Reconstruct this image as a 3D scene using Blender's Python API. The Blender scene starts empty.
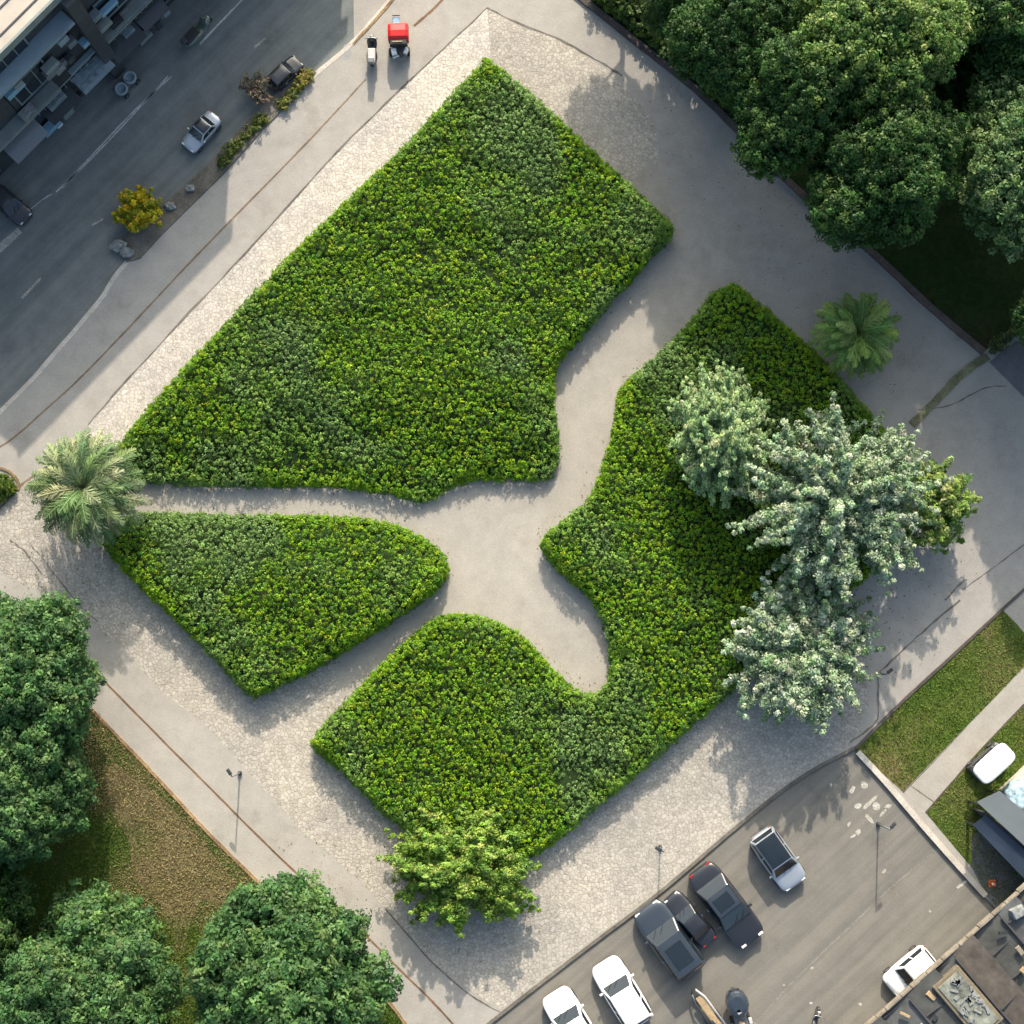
import bpy, bmesh, math, random
import numpy as np
from mathutils import Vector, Matrix
random.seed(7); rng = np.random.default_rng(11)
S = bpy.context.scene; COL = S.collection
R = math.radians
# ------------------------------------------------------------------ camera
TILT, DIST, F = R(5.0), 96.0, 1600.0
ca, sa = math.cos(TILT), math.sin(TILT)
CAM = Vector((0, -DIST*sa, DIST*ca))
cd = bpy.data.cameras.new('camera'); cam = bpy.data.objects.new('camera', cd); COL.objects.link(cam)
cam.location = CAM; cam.rotation_euler = (TILT, 0, 0)
cd.sensor_width = 36; cd.lens = 36*F/1024; cd.clip_end = 3000; S.camera = cam
def ray(px, py):
    x, y = (px-512)/F, (512-py)/F
    return Vector((x, y*ca+sa, y*sa-ca))
def G(px, py, z=0.0):
    d = ray(px, py); t = (z-CAM.z)/d.z
    p = CAM+d*t; return Vector((p.x, p.y, z))
def heading(dx, dy): return math.atan2(-dy, dx)
# ------------------------------------------------------------------ light
EL = R(30.5); SDX = -0.045          # shadows run down the picture, a touch to the left
sdir = Vector((SDX, -1, 0)).normalized()
sun = bpy.data.lights.new('sun', 'SUN'); so = bpy.data.objects.new('sun', sun); COL.objects.link(so)
sun.energy = 3.15; sun.angle = R(0.6); sun.color = (1.0, 0.875, 0.735)
v = Vector((sdir.x*math.cos(EL), sdir.y*math.cos(EL), -math.sin(EL)))
so.rotation_euler = v.to_track_quat('-Z', 'Y').to_euler()
W = bpy.data.worlds.new('World'); S.world = W; W.use_nodes = True
nt = W.node_tree; bg = nt.nodes['Background']
sk = nt.nodes.new('ShaderNodeTexSky'); sk.sky_type = 'NISHITA'; sk.sun_disc = False
sk.sun_elevation = EL; sk.sun_rotation = math.atan2(-sdir.x, -sdir.y)
sk.dust_density = 5.0; sk.ozone_density = 0.8; sk.air_density = 0.8
tint = nt.nodes.new('ShaderNodeMix'); tint.data_type = 'RGBA'; tint.blend_type = 'MULTIPLY'; tint.inputs[0].default_value = 1; tint.inputs[7].default_value = (.98, 1.05, 1.0, 1)
nt.links.new(sk.outputs[0], tint.inputs[6]); nt.links.new(tint.outputs[2], bg.inputs[0]); bg.inputs[1].default_value = 0.15
S.view_settings.view_transform = 'Standard'; S.view_settings.look = 'None'
S.view_settings.exposure = 1.0; S.view_settings.gamma = 1
# ------------------------------------------------------------------ materials
def newmat(name):
    m = bpy.data.materials.new(name); m.use_nodes = True
    return m, m.node_tree, m.node_tree.nodes['Principled BSDF']
def N(t, kind, **kw):
    n = t.nodes.new(kind)
    for k, val in kw.items():
        if k.startswith('i_'): n.inputs[k[2:].replace('_', ' ')].default_value = val
        else: setattr(n, k, val)
    return n
def ramp(t, src, stops):
    r = t.nodes.new('ShaderNodeValToRGB'); e = r.color_ramp.elements
    while len(e) < len(stops): e.new(0.5)
    for q, (p, c) in zip(e, stops): q.position = p; q.color = (*c, 1)
    t.links.new(src, r.inputs[0]); return r.outputs[0]
def mixc(t, a, b, fac, mode='MIX'):
    m = t.nodes.new('ShaderNodeMix'); m.data_type = 'RGBA'; m.blend_type = mode
    for i, s in ((6, a), (7, b), (0, fac)):
        if hasattr(s, 'is_output') or hasattr(s, 'links'): t.links.new(s, m.inputs[i])
        elif i == 0: m.inputs[0].default_value = s
        else: m.inputs[i].default_value = (*s, 1)
    return m.outputs[2]
def coords(t, rot=0.0, sc=(1, 1, 1), world=True):
    g = N(t, 'ShaderNodeNewGeometry') if world else N(t, 'ShaderNodeTexCoord')
    mp = N(t, 'ShaderNodeMapping', vector_type='TEXTURE' if rot else 'POINT'); mp.inputs['Rotation'].default_value = (0, 0, rot); mp.inputs['Scale'].default_value = sc
    t.links.new(g.outputs['Position'] if world else g.outputs['Object'], mp.inputs[0]); return mp.outputs[0]
def noise(t, co, s, d=4, r=0.55):
    n = N(t, 'ShaderNodeTexNoise'); n.inputs['Scale'].default_value = s; n.inputs['Detail'].default_value = d; n.inputs['Roughness'].default_value = r
    t.links.new(co, n.inputs['Vector']); return n.outputs[0]
def bump(t, b, h, strength, dist):
    n = N(t, 'ShaderNodeBump'); n.inputs['Strength'].default_value = strength; n.inputs['Distance'].default_value = dist
    t.links.new(h, n.inputs['Height']); t.links.new(n.outputs[0], b.inputs['Normal']); return n
def mul(c, k): return tuple(min(1, x*k) for x in c)

def mat_paving(name, c, var=0.12, grain=0.10, streak=None, rough=0.9, stain=(0.55, 0.5, 0.45), stain_amt=0.25, crack=0.0):
    m, t, b = newmat(name); co = coords(t)
    big = noise(t, co, 0.13, 5, 0.6); mid = noise(t, co, 0.9, 6, 0.65); fine = noise(t, co, 9, 5, 0.8)
    col = ramp(t, big, [(0.3, mul(c, 1-var)), (0.7, mul(c, 1+var))])
    col = mixc(t, col, ramp(t, mid, [(0.35, (1-var*1.3,)*3), (0.62, (1.0+var*.5,)*3)]), 1.0, 'MULTIPLY')
    col = mixc(t, col, ramp(t, fine, [(0.30, (1-grain*2.2,)*3), (0.65, (1+grain,)*3)]), 1.0, 'MULTIPLY')
    st = noise(t, co, 0.35, 8, 0.72)
    col = mixc(t, col, ramp(t, st, [(0.56, (1, 1, 1)), (0.70, stain)]), stain_amt, 'MULTIPLY')
    if streak is not None:
        cs = coords(t, streak, (22, .7, 1)); sn = noise(t, cs, 1.0, 4, 0.6)
        col = mixc(t, col, ramp(t, sn, [(0.35, (0.80, 0.81, 0.83)), (0.65, (1.12, 1.10, 1.06))]), 0.9, 'MULTIPLY')
    if crack:
        vn = N(t, 'ShaderNodeTexVoronoi', feature='DISTANCE_TO_EDGE'); vn.inputs['Scale'].default_value = 0.16
        wn = N(t, 'ShaderNodeTexNoise'); wn.inputs['Scale'].default_value = 1.2; t.links.new(co, wn.inputs['Vector'])
        va = N(t, 'ShaderNodeVectorMath', operation='MULTIPLY_ADD'); t.links.new(wn.outputs['Color'], va.inputs[0]); va.inputs[1].default_value = (2.2, 2.2, 0); t.links.new(co, va.inputs[2])
        t.links.new(va.outputs[0], vn.inputs['Vector'])
        col = mixc(t, col, ramp(t, vn.outputs['Distance'], [(0.0, (0.5, .48, .46)), (0.008, (1, 1, 1))]), crack, 'MULTIPLY')
    t.links.new(col, b.inputs['Base Color']); b.inputs['Roughness'].default_value = rough
    b.inputs['Specular IOR Level'].default_value = 0.25
    bump(t, b, fine, 0.5, 0.02); return m
def mat_cobble(name, c, scale=4.3):
    m, t, b = newmat(name); co = coords(t)
    wn = N(t, 'ShaderNodeTexNoise'); wn.inputs['Scale'].default_value = 3; t.links.new(co, wn.inputs['Vector'])
    va = N(t, 'ShaderNodeVectorMath', operation='MULTIPLY_ADD'); t.links.new(wn.outputs['Color'], va.inputs[0]); va.inputs[1].default_value = (.14, .14, 0); t.links.new(co, va.inputs[2])
    e = N(t, 'ShaderNodeTexVoronoi', feature='DISTANCE_TO_EDGE'); e.inputs['Scale'].default_value = scale; t.links.new(va.outputs[0], e.inputs['Vector'])
    f = N(t, 'ShaderNodeTexVoronoi', feature='F1'); f.inputs['Scale'].default_value = scale; t.links.new(va.outputs[0], f.inputs['Vector'])
    sp = N(t, 'ShaderNodeSeparateColor'); t.links.new(f.outputs['Color'], sp.inputs[0])
    col = ramp(t, sp.outputs[0], [(0, mul(c, .86)), (0.5, c), (1, mul(c, 1.12))])
    col = mixc(t, col, ramp(t, e.outputs[0], [(0.0, (.55, .53, .50)), (0.16, (1, 1, 1))]), 0.55, 'MULTIPLY')
    big = noise(t, co, 0.2, 6, 0.65); col = mixc(t, col, ramp(t, big, [(0.35, (.84, .85, .87)), (0.62, (1.06, 1.05, 1.02))]), 1, 'MULTIPLY')
    fi = noise(t, co, 7, 6, 0.8); col = mixc(t, col, ramp(t, fi, [(0.32, (.70, .69, .68)), (0.6, (1.05,)*3)]), 1, 'MULTIPLY')
    t.links.new(col, b.inputs['Base Color']); b.inputs['Roughness'].default_value = .92; b.inputs['Specular IOR Level'].default_value = .2
    hm = N(t, 'ShaderNodeMath', operation='MINIMUM'); t.links.new(e.outputs[0], hm.inputs[0]); hm.inputs[1].default_value = .12
    ad = N(t, 'ShaderNodeMath', operation='MULTIPLY_ADD'); t.links.new(fi, ad.inputs[0]); ad.inputs[1].default_value = .15; t.links.new(hm.outputs[0], ad.inputs[2])
    bump(t, b, ad.outputs[0], 0.55, 0.16); return m
def mat_simple(name, c, rough=0.6, metal=0.0, var=0.1, scale=2.0, spec=0.5, coat=0.0):
    m, t, b = newmat(name); co = coords(t, world=False)
    n = noise(t, co, scale, 5, 0.65)
    t.links.new(ramp(t, n, [(0.3, mul(c, 1-var)), (0.7, mul(c, 1+var))]), b.inputs['Base Color'])
    b.inputs['Roughness'].default_value = rough; b.inputs['Metallic'].default_value = metal
    b.inputs['Specular IOR Level'].default_value = spec; b.inputs['Coat Weight'].default_value = coat
    b.inputs['Coat Roughness'].default_value = 0.08
    return m
def mat_leaf(name, transl=0.28, rough=0.5, spec=0.25):
    m, t, b = newmat(name); a = N(t, 'ShaderNodeAttribute', attribute_name='col')
    t.links.new(a.outputs['Color'], b.inputs['Base Color']); b.inputs['Roughness'].default_value = rough
    b.inputs['Specular IOR Level'].default_value = spec
    tr = N(t, 'ShaderNodeBsdfTranslucent'); t.links.new(a.outputs['Color'], tr.inputs[0])
    mx = N(t, 'ShaderNodeMixShader'); mx.inputs[0].default_value = transl
    t.links.new(b.outputs[0], mx.inputs[1]); t.links.new(tr.outputs[0], mx.inputs[2])
    t.links.new(mx.outputs[0], t.nodes['Material Output'].inputs[0]); return m
M = {}
M['leaf'] = mat_leaf('leaf', .33)
M['leaf_pale'] = mat_leaf('leaf_pale', .2, .55)
M['grassblade'] = mat_leaf('grass_blade', .25, .7, .1)
M['bark'] = mat_simple('bark', (.10, .075, .055), .95, var=.35, scale=6)
M['twig'] = mat_simple('twigs', (.020, .034, .012), .95, var=.5, scale=3, spec=.05)
M['soil'] = mat_simple('soil', (.09, .07, .05), .95, var=.3)
M['paving'] = mat_paving('paving', (.335, .318, .288), .07, .07, stain_amt=.35, crack=.12)
M['path'] = mat_paving('path_gravel', (.33, .31, .272), .07, .08, stain_amt=.3)
M['cobble'] = mat_cobble('cobbles', (.42, .395, .35))
M['cobble_sunlit'] = mat_cobble('sunlit_cobbles', (.55, .515, .465))  # brighter copy of the cobbles, sunlight put into its colour
M['asphalt'] = mat_paving('road_asphalt', (.17, .185, .18), .10, .08, streak=R(46), stain=(.6, .6, .6), stain_amt=.5)
M['lot'] = mat_paving('lot_asphalt', (.175, .168, .150), .06, .06, streak=R(42), stain=(.6, .57, .54), stain_amt=.5)
M['patch'] = mat_paving('dark_asphalt', (.14, .145, .155), .1, .1)
M['earth'] = mat_paving('earth', (.15, .13, .09), .25, .2)
M['conc'] = mat_paving('kerb_concrete', (.50, .46, .40), .15, .15, stain_amt=.5)
M['conc_dark'] = mat_paving('weathered_concrete', (.16, .145, .12), .25, .2, stain_amt=.6)
M['kerb_dark'] = mat_paving('dark_kerb', (.10, .085, .08), .2, .2)
M['moss'] = mat_paving('mossy_concrete', (.17, .17, .10), .3, .25)
M['rust'] = mat_paving('rusty_joint', (.19, .115, .065), .25, .2)
M['brownline'] = mat_paving('brown_joint', (.22, .16, .11), .25, .2)
M['terracotta'] = mat_paving('terracotta_kerb', (.28, .19, .10), .3, .3)
M['crack'] = mat_paving('joint_dark', (.16, .145, .13), .3, .2)
M['whiteline'] = mat_paving('road_paint', (.50, .50, .48), .2, .3, stain_amt=.9, stain=(.4, .4, .4))
M['fadedline'] = mat_paving('worn_paint', (.22, .21, .185), .2, .2, stain_amt=.9)
M['chip'] = mat_paving('chipped_paint', (.42, .40, .35), .2, .3, stain_amt=.9)
M['grey_spot'] = mat_paving('grey_patch', (.30, .30, .30), .1, .1)
def mat_lawn(name, a, bcol, brown):
    m, t, b = newmat(name); co = coords(t)
    n1 = noise(t, co, 0.25, 6, .65); n2 = noise(t, co, 3, 6, .75)
    c = ramp(t, n1, [(0.38, a), (0.52, bcol), (0.66, brown)])
    c = mixc(t, c, ramp(t, n2, [(0.3, (.6,)*3), (0.7, (1.25,)*3)]), 1, 'MULTIPLY')
    t.links.new(c, b.inputs['Base Color']); b.inputs['Roughness'].default_value = .95; b.inputs['Specular IOR Level'].default_value = .1
    bump(t, b, n2, .8, .08); return m
M['lawn'] = mat_lawn('lawn', (.055, .10, .018), (.09, .12, .028), (.17, .14, .065))
M['lawn_dry'] = mat_lawn('dry_lawn', (.045, .085, .018), (.07, .10, .025), (.13, .12, .05))
M['lawn_dark'] = mat_lawn('shady_lawn', (.022, .045, .012), (.028, .05, .014), (.05, .042, .025))  # darkened base colour: the shade of the wood is painted in
M['bare'] = mat_lawn('bare_ground', (.125, .12, .05), (.165, .145, .075), (.09, .105, .03))
def paint(name, c, rough=.3, metal=.0, coat=.6): return mat_simple(name, c, rough, metal, .03, 3, .5, coat)
M['white'] = paint('white_paint', (.80, .80, .80)); M['black'] = paint('black_paint', (.018, .020, .026))
M['navy'] = paint('dark_blue_grey_paint', (.026, .036, .050)); M['silver'] = paint('silver_paint', (.42, .46, .50), .32, .5)
M['darkgreen'] = paint('dark_green_paint', (.10, .13, .10)); M['red'] = paint('red_paint', (.55, .012, .012), .5, 0, .1)
M['lightblue'] = paint('light_blue_paint', (.22, .38, .50)); M['grey'] = paint('grey_paint', (.16, .17, .18)); M['charcoal'] = paint('charcoal_paint', (.035, .038, .042), .45)
M['glass'] = mat_simple('dark_glass', (.012, .018, .024), .10, 0, .1, 1, .8)
M['tyre'] = mat_simple('tyre', (.018, .018, .018), .85); M['rim'] = mat_simple('rim', (.35, .35, .36), .35, .8)
M['chrome'] = mat_simple('chrome', (.5, .5, .5), .25, .9); M['lamp'] = mat_simple('lamp_lens', (.7, .7, .65), .15)
M['taill'] = mat_simple('tail_lens', (.35, .02, .015), .2); M['seat'] = mat_simple('seat_vinyl', (.02, .02, .022), .6)
M['creamseat'] = mat_simple('cream_vinyl', (.42, .41, .40), .6); M['tan'] = mat_simple('tan_dash', (.38, .29, .18), .7, var=.4, scale=9)
M['wood'] = mat_simple('wood', (.32, .23, .13), .8, var=.3, scale=5)
M['orange'] = mat_simple('orange_plastic', (.75, .16, .04), .5)
M['rock'] = mat_simple('rock', (.20, .21, .21), .9, var=.5, scale=4)
M['wall_dark'] = mat_simple('dark_render', (.045, .05, .055), .85, var=.35, scale=.6)
M['metal_dark'] = mat_simple('dark_metal', (.035, .04, .045), .55, .3, .3, 1.2)
M['slab'] = mat_simple('pale_blue_slab', (.20, .26, .29), .7, var=.12, scale=.8)
M['slab2'] = mat_simple('pale_slab', (.20, .23, .22), .7, var=.15, scale=.8)
M['framegrey'] = mat_simple('frame_grey', (.19, .24, .26), .5, .2, .3, 2)
M['roofbeige'] = mat_simple('beige_roof', (.40, .36, .31), .85, var=.15, scale=.5)
M['roofdark'] = mat_simple('dark_roof_seam', (.05, .05, .055), .8)
M['slate1'] = mat_simple('slate_roof', (.075, .078, .074), .92, var=.35, scale=1.1, spec=.15)
M['slate2'] = mat_simple('brown_roof', (.10, .088, .076), .92, var=.35, scale=1.3, spec=.15)
M['slate3'] = mat_simple('blue_slate_roof', (.10, .105, .104), .92, var=.35, scale=.9, spec=.15)
M['coping'] = mat_simple('coping_stone', (.22, .19, .15), .9, var=.35, scale=1.8)
M['glassgreen'] = mat_simple('weathered_roof_light', (.17, .18, .15), .35, 0, .8, 1.6)
M['dome'] = mat_simple('tan_tank', (.15, .125, .085), .85, var=.25, scale=1.5)
M['carport1'] = mat_simple('grey_sheet_roof', (.16, .18, .185), .5, .2, .1, .7)
M['carport2'] = mat_simple('navy_sheet_roof', (.035, .05, .075), .4, .3, .2, .7)
M['bluetarp'] = mat_simple('blue_white_cloth', (.30, .42, .50), .7, 0, .8, 3)
# ------------------------------------------------------------------ object helpers
def link(name, me, mats, parent=None):
    o = bpy.data.objects.new(name, me); COL.objects.link(o)
    if mats is not None:
        for m in (mats if isinstance(mats, (list, tuple)) else [mats]): me.materials.append(m)
    if parent is not None: o.parent = parent
    return o
def tag(o, label, cat, group=None):
    o['label'] = label; o['category'] = cat
    if group: o['group'] = group
    return o
def thing(name, label, cat, loc=(0, 0, 0), rz=0, group=None):
    o = bpy.data.objects.new(name, None); COL.objects.link(o); o.location = loc; o.rotation_euler = (0, 0, rz)
    o.empty_display_size = .3
    return tag(o, label, cat, group)
def struct(o, kind='structure'): o['kind'] = kind; return o
class MB:
    def __init__(s): s.v = []; s.f = []; s.smooth = False
    def add(s, vs, fs):
        n = len(s.v); s.v += [tuple(p) for p in vs]; s.f += [[i+n for i in f] for f in fs]; return s
    def box(s, c, d, rz=0, taper=1.0, rx=0):
        hx, hy, hz = d[0]/2, d[1]/2, d[2]/2; out = []
        mt = Matrix.Translation(c) @ Matrix.Rotation(rz, 4, 'Z') @ Matrix.Rotation(rx, 4, 'X')
        for z, k in ((-hz, 1), (hz, taper)):
            for x, y in ((-hx, -hy), (hx, -hy), (hx, hy), (-hx, hy)): out.append(mt @ Vector((x*k, y*k, z)))
        return s.add(out, [[0, 3, 2, 1], [4, 5, 6, 7], [0, 1, 5, 4], [1, 2, 6, 5], [2, 3, 7, 6], [3, 0, 4, 7]])
    def tube(s, pts, rad, n=8, cap=True):
        pts = [Vector(p) for p in pts]; rad = rad if isinstance(rad, (list, tuple)) else [rad]*len(pts)
        vs = []; up = Vector((0, 0, 1))
        for i, p in enumerate(pts):
            d = (pts[min(i+1, len(pts)-1)]-pts[max(i-1, 0)]).normalized()
            a = d.cross(up if abs(d.z) < .95 else Vector((1, 0, 0))).normalized(); b = d.cross(a)
            for k in range(n):
                t = 2*math.pi*k/n; vs.append(p+(a*math.cos(t)+b*math.sin(t))*rad[i])
        fs = []
        for i in range(len(pts)-1):
            for k in range(n): fs.append([i*n+k, i*n+(k+1) % n, (i+1)*n+(k+1) % n, (i+1)*n+k])
        if cap: fs += [list(range(n))[::-1], [len(vs)-n+k for k in range(n)]]
        return s.add(vs, fs)
    def prism(s, poly, z0, z1):
        n = len(poly); vs = [(p[0], p[1], z0) for p in poly]+[(p[0], p[1], z1) for p in poly]
        fs = [list(range(n, 2*n)), list(range(n))[::-1]]+[[k, (k+1) % n, (k+1) % n+n, k+n] for k in range(n)]
        return s.add(vs, fs)
    def rings(s, rings, closed_caps=True):
        n = len(rings[0]); vs = [p for r in rings for p in r]; fs = []
        for i in range(len(rings)-1):
            for k in range(n): fs.append([i*n+k, i*n+(k+1) % n, (i+1)*n+(k+1) % n, (i+1)*n+k])
        if closed_caps: fs += [list(range(n))[::-1], [len(vs)-n+k for k in range(n)]]
        return s.add(vs, fs)
    def mesh(s, name, smooth=False):
        me = bpy.data.meshes.new(name); me.from_pydata(s.v, [], s.f)
        bm = bmesh.new(); bm.from_mesh(me); bmesh.ops.recalc_face_normals(bm, faces=bm.faces); bm.to_mesh(me); bm.free()
        if smooth: me.polygons.foreach_set('use_smooth', [True]*len(me.polygons))
        return me
    def ob(s, name, m, parent=None, smooth=False, bevel=0, sub=0):
        o = link(name, s.mesh(name, smooth), m, parent)
        if bevel: b = o.modifiers.new('b', 'BEVEL'); b.width = bevel; b.segments = 2; b.limit_method = 'ANGLE'
        if sub: b = o.modifiers.new('s', 'SUBSURF'); b.levels = sub; b.render_levels = sub
        return o
def sheet(name, pts, z, m, zpix=None, kind='structure'):
    zp = z if zpix is None else zpix
    P = [G(x, y, zp) for x, y in pts]
    me = bpy.data.meshes.new(name); me.from_pydata([(p.x, p.y, z) for p in P], [], [list(range(len(P)))])
    bm = bmesh.new(); bm.from_mesh(me); bmesh.ops.triangulate(bm, faces=bm.faces)
    for f in bm.faces:
        if f.normal.z < 0: f.normal_flip()
    bm.to_mesh(me); bm.free()
    return struct(link(name, me, m), kind)
def catmull(pts, k=6):
    pts = [Vector(p) for p in pts]; out = []
    for i in range(len(pts)-1):
        p0, p1, p2, p3 = pts[max(i-1, 0)], pts[i], pts[i+1], pts[min(i+2, len(pts)-1)]
        for j in range(k):
            t = j/k; out.append(.5*((2*p1)+(p2-p0)*t+(2*p0-5*p1+4*p2-p3)*t*t+(3*p1-p0-3*p2+p3)*t**3))
    return out+[pts[-1]]
def strip(mb, pts, w, z0, z1, jit=0.0, k=6):
    """ribbon (or kerb when z1>z0) along pixel polyline"""
    P = catmull([G(x, y, max(z0, z1)) for x, y in pts], k); n = len(P); L = []; Rr = []
    for i, p in enumerate(P):
        d = (P[min(i+1, n-1)]-P[max(i-1, 0)]); d.z = 0; d.normalize(); q = Vector((-d.y, d.x, 0))
        ww = w*.5*(1+random.uniform(-jit, jit)); off = q*random.uniform(-jit, jit)*w*.5
        L.append(p+q*ww+off); Rr.append(p-q*ww+off)
    for i in range(n-1):
        a, b, c, d = L[i], L[i+1], Rr[i+1], Rr[i]
        if z1 > z0+1e-4:
            vs = [(a.x, a.y, z0), (b.x, b.y, z0), (c.x, c.y, z0), (d.x, d.y, z0), (a.x, a.y, z1), (b.x, b.y, z1), (c.x, c.y, z1), (d.x, d.y, z1)]
            mb.add(vs, [[4, 5, 6, 7], [0, 1, 5, 4], [2, 3, 7, 6]]+([[0, 4, 7, 3]] if i == 0 else [])+([[1, 2, 6, 5]] if i == n-2 else []))
        else: mb.add([(q.x, q.y, z1) for q in (a, b, c, d)], [[0, 1, 2, 3]])
    return mb
def line(name, pts, w, z, m, jit=.15, h=0.0, k=6):
    return struct(strip(MB(), pts, w, z, z+h, jit, k).ob(name, m))
# ------------------------------------------------------------------ the ground
PZ = 0.12
gme = bpy.data.meshes.new('ground'); q = 900
gme.from_pydata([(-q, -q, 0), (q, -q, 0), (q, q, 0), (-q, q, 0)], [], [[0, 1, 2, 3]]); struct(link('ground', gme, M['earth']))
NWK = [(-500, 880), (-200, 600), (0, 412), (60, 347), (100, 300), (125, 264), (215, 170), (300, 88), (353, 42), (392, -2), (480, -100), (700, -340)]
sheet('road', NWK+[(200, -700), (-700, 200)], .004, M['asphalt'])
sheet('road_apron', [(353, -60), (470, -90), (392, -2), (354, 40)], .008, M['paving'])  # apron paving; left edge follows the building's shadow line, repeating it in colour
SEK = [(330, 1150), (500, 1015), (580, 953), (660, 892), (740, 824), (800, 778), (856, 747)]
sheet('parking_lot', SEK+[(992, 905), (1300, 1200), (1000, 1500), (300, 1500)], .004, M['lot'])
plaza = NWK+[(1500, -340), (1500, 1400), (1180, 1085), (992, 905)]+SEK[::-1]+[(100, 1500), (-500, 1500)]
P = [G(x, y, PZ) for x, y in plaza]
struct(MB().prism([(p.x, p.y) for p in P], -.02, PZ).ob('pavement', M['paving']))
z1, z2, z3 = PZ+.004, PZ+.008, PZ+.012
cob = [(487, 8), (450, 44), (410, 82), (340, 150), (256, 243), (190, 313), (130, 378), (88, 425), (100, 500), (40, 470), (-20, 520), (-30, 560), (60, 600), (115, 640), (160, 690), (205, 725), (245, 768), (300, 830), (365, 885), (385, 908), (430, 962), (500, 1010),
       (580, 949), (660, 888), (740, 820), (800, 774), (852, 744), (870, 700), (850, 600), (700, 500), (640, 330), (662, 190), (655, 120), (610, 72), (560, 40)]
sheet('cobbled_strip', cob, z1, M['cobble'])
cen = [(130, 470), (300, 430), (500, 420), (535, 320), (600, 220), (650, 160), (760, 240), (690, 380), (660, 520), (660, 720), (560, 740), (470, 660), (400, 650), (340, 700), (330, 650), (400, 600), (380, 540), (130, 530)]
sheet('cobbled_strip', [(487, 8), (410, 82), (340, 150), (256, 243), (130, 378), (88, 425), (96, 455), (140, 450), (420, 130), (492, 72)], z1+.002, M['cobble_sunlit'])  # sunlit north-west run, brighter copy laid over the same cobbles
sheet('central_path', cen, z2, M['path'])
# lawns
LA = [(856, 750), (900, 706), (950, 660), (1003, 610), (1060, 668), (1024, 668), (965, 728), (903, 792)]
LB = [(925, 812), (975, 755), (1024, 704), (1100, 630), (1300, 800), (1200, 1000), (1040, 960), (990, 900), (972, 868)]
LC = [(-600, 560), (-10, 640), (60, 680), (98, 716), (150, 770), (205, 830), (256, 880), (300, 925), (372, 985), (410, 1030), (560, 1250), (-600, 1500)]
LD = [(575, -8), (632, 38), (690, 84), (770, 165), (820, 210), (870, 250), (930, 306), (984, 352), (1100, 250), (1500, 20), (1500, -330), (400, -330)]
sheet('lawn', LA, z1, M['lawn']); sheet('lawn', LB, z1, M['lawn'])
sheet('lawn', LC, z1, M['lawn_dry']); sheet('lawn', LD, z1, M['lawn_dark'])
sheet('footpath', [(903, 793), (965, 729), (1024, 667), (1110, 585), (1150, 630), (1024, 705), (975, 756), (926, 811)], z2, M['path'])
sheet('asphalt_patch', [(989, 362), (1024, 397), (1100, 470), (1200, 300), (1100, 280), (1040, 322)], z2, M['patch'])
sheet('footpath', [(1004, 608), (1080, 540), (1130, 590), (1060, 668), (1030, 640)], z2, M['path'])
# seams, joints, kerbs
line('pavement_joint', [(-60, 470), (0, 447), (45, 410), (80, 378), (120, 337), (200, 252), (300, 150), (365, 80)], .11, z2, M['brownline'])
line('pavement_joint', [(414, 26), (430, 12), (446, -4), (500, -60)], .16, z2, M['rust'])
line('pavement_joint', [(-30, 530), (0, 508), (18, 488), (36, 474)], .14, z2, M['brownline'])
line('pavement_joint', [(88, 425), (130, 377), (190, 312), (256, 242), (340, 149), (402, 88), (410, 80), (450, 43), (487, 8)], .11, z2, M['crack'], .5)
line('pavement_joint', [(487, 8), (520, 24), (560, 40), (600, 62), (622, 76)], .12, z2, M['crack'], .5)
line('pavement_joint', [(70, 648), (86, 661), (110, 687), (180, 758), (225, 803), (256, 834), (310, 886), (365, 935), (400, 970), (442, 1012), (520, 1100)], .12, z2, M['rust'])
line('pavement_joint', [(385, 908), (430, 960), (470, 995), (500, 1012)], .08, z2, M['crack'], .5)
line('crack_and_dark_line', [(918, 410), (950, 405), (985, 388), (1006, 386)], .06, z2, M['crack'], .6)
line('crack_and_dark_line', [(850, 742), (876, 722), (878, 700), (878, 674)], .10, z2, M['crack'], .5)  # its upright stretch paints the lamp post's cast shadow on the ground
line('crack_and_dark_line', [(880, 672), (905, 648), (925, 630), (960, 600)], .09, z2, M['crack'], .6)  # thin dark line running off from the lamp post
line('crack_and_dark_line', [(945, 600), (962, 582), (967, 580)], .09, z2, M['crack'], .6)
line('crack_and_dark_line', [(962, 590), (990, 570), (1030, 540)], .06, z2, M['crack'], .6)
line('crack_and_dark_line', [(10, 540), (25, 552), (42, 575)], .08, z2, M['crack'], .8)
line('crack_and_dark_line', [(30, 545), (44, 560), (75, 600), (98, 622)], .06, z2, M['crack'], .8)
line('kerb', NWK[1:11], .28, .004, M['conc'], .06, .13)
line('kerb', [(353, 44), (375, 20), (392, 0), (440, -60)], .16, .10, M['terracotta'], .2, .06)
line('kerb', SEK, .20, .004, M['conc_dark'], .05, .135)
line('kerb', [(856, 748), (900, 704), (950, 658), (1003, 609), (1050, 566)], .16, PZ, M['kerb_dark'], .08, .08)
line('kerb', [(92, 710), (98, 716), (150, 770), (205, 830), (256, 880), (300, 925), (372, 985), (410, 1030), (480, 1130)], .17, PZ, M['terracotta'], .15, .07)
line('kerb', [(575, -8), (632, 38), (690, 84), (720, 112), (770, 163), (820, 210), (870, 250), (930, 306), (984, 352)], .42, PZ, M['kerb_dark'], .06, .16)
line('drain_channel', [(912, 425), (935, 402), (960, 376), (988, 356)], .5, PZ, M['moss'], .08, .05)
line('kerb', [(903, 793), (940, 755), (965, 728)], .05, PZ, M['conc_dark'], .2, .02)
line('kerb', [(926, 812), (975, 756), (1024, 704)], .07, PZ, M['kerb_dark'], .2, .03)
line('pavement_joint', [(911, 786), (934, 802)], .06, z3, M['crack'], .3)
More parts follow.
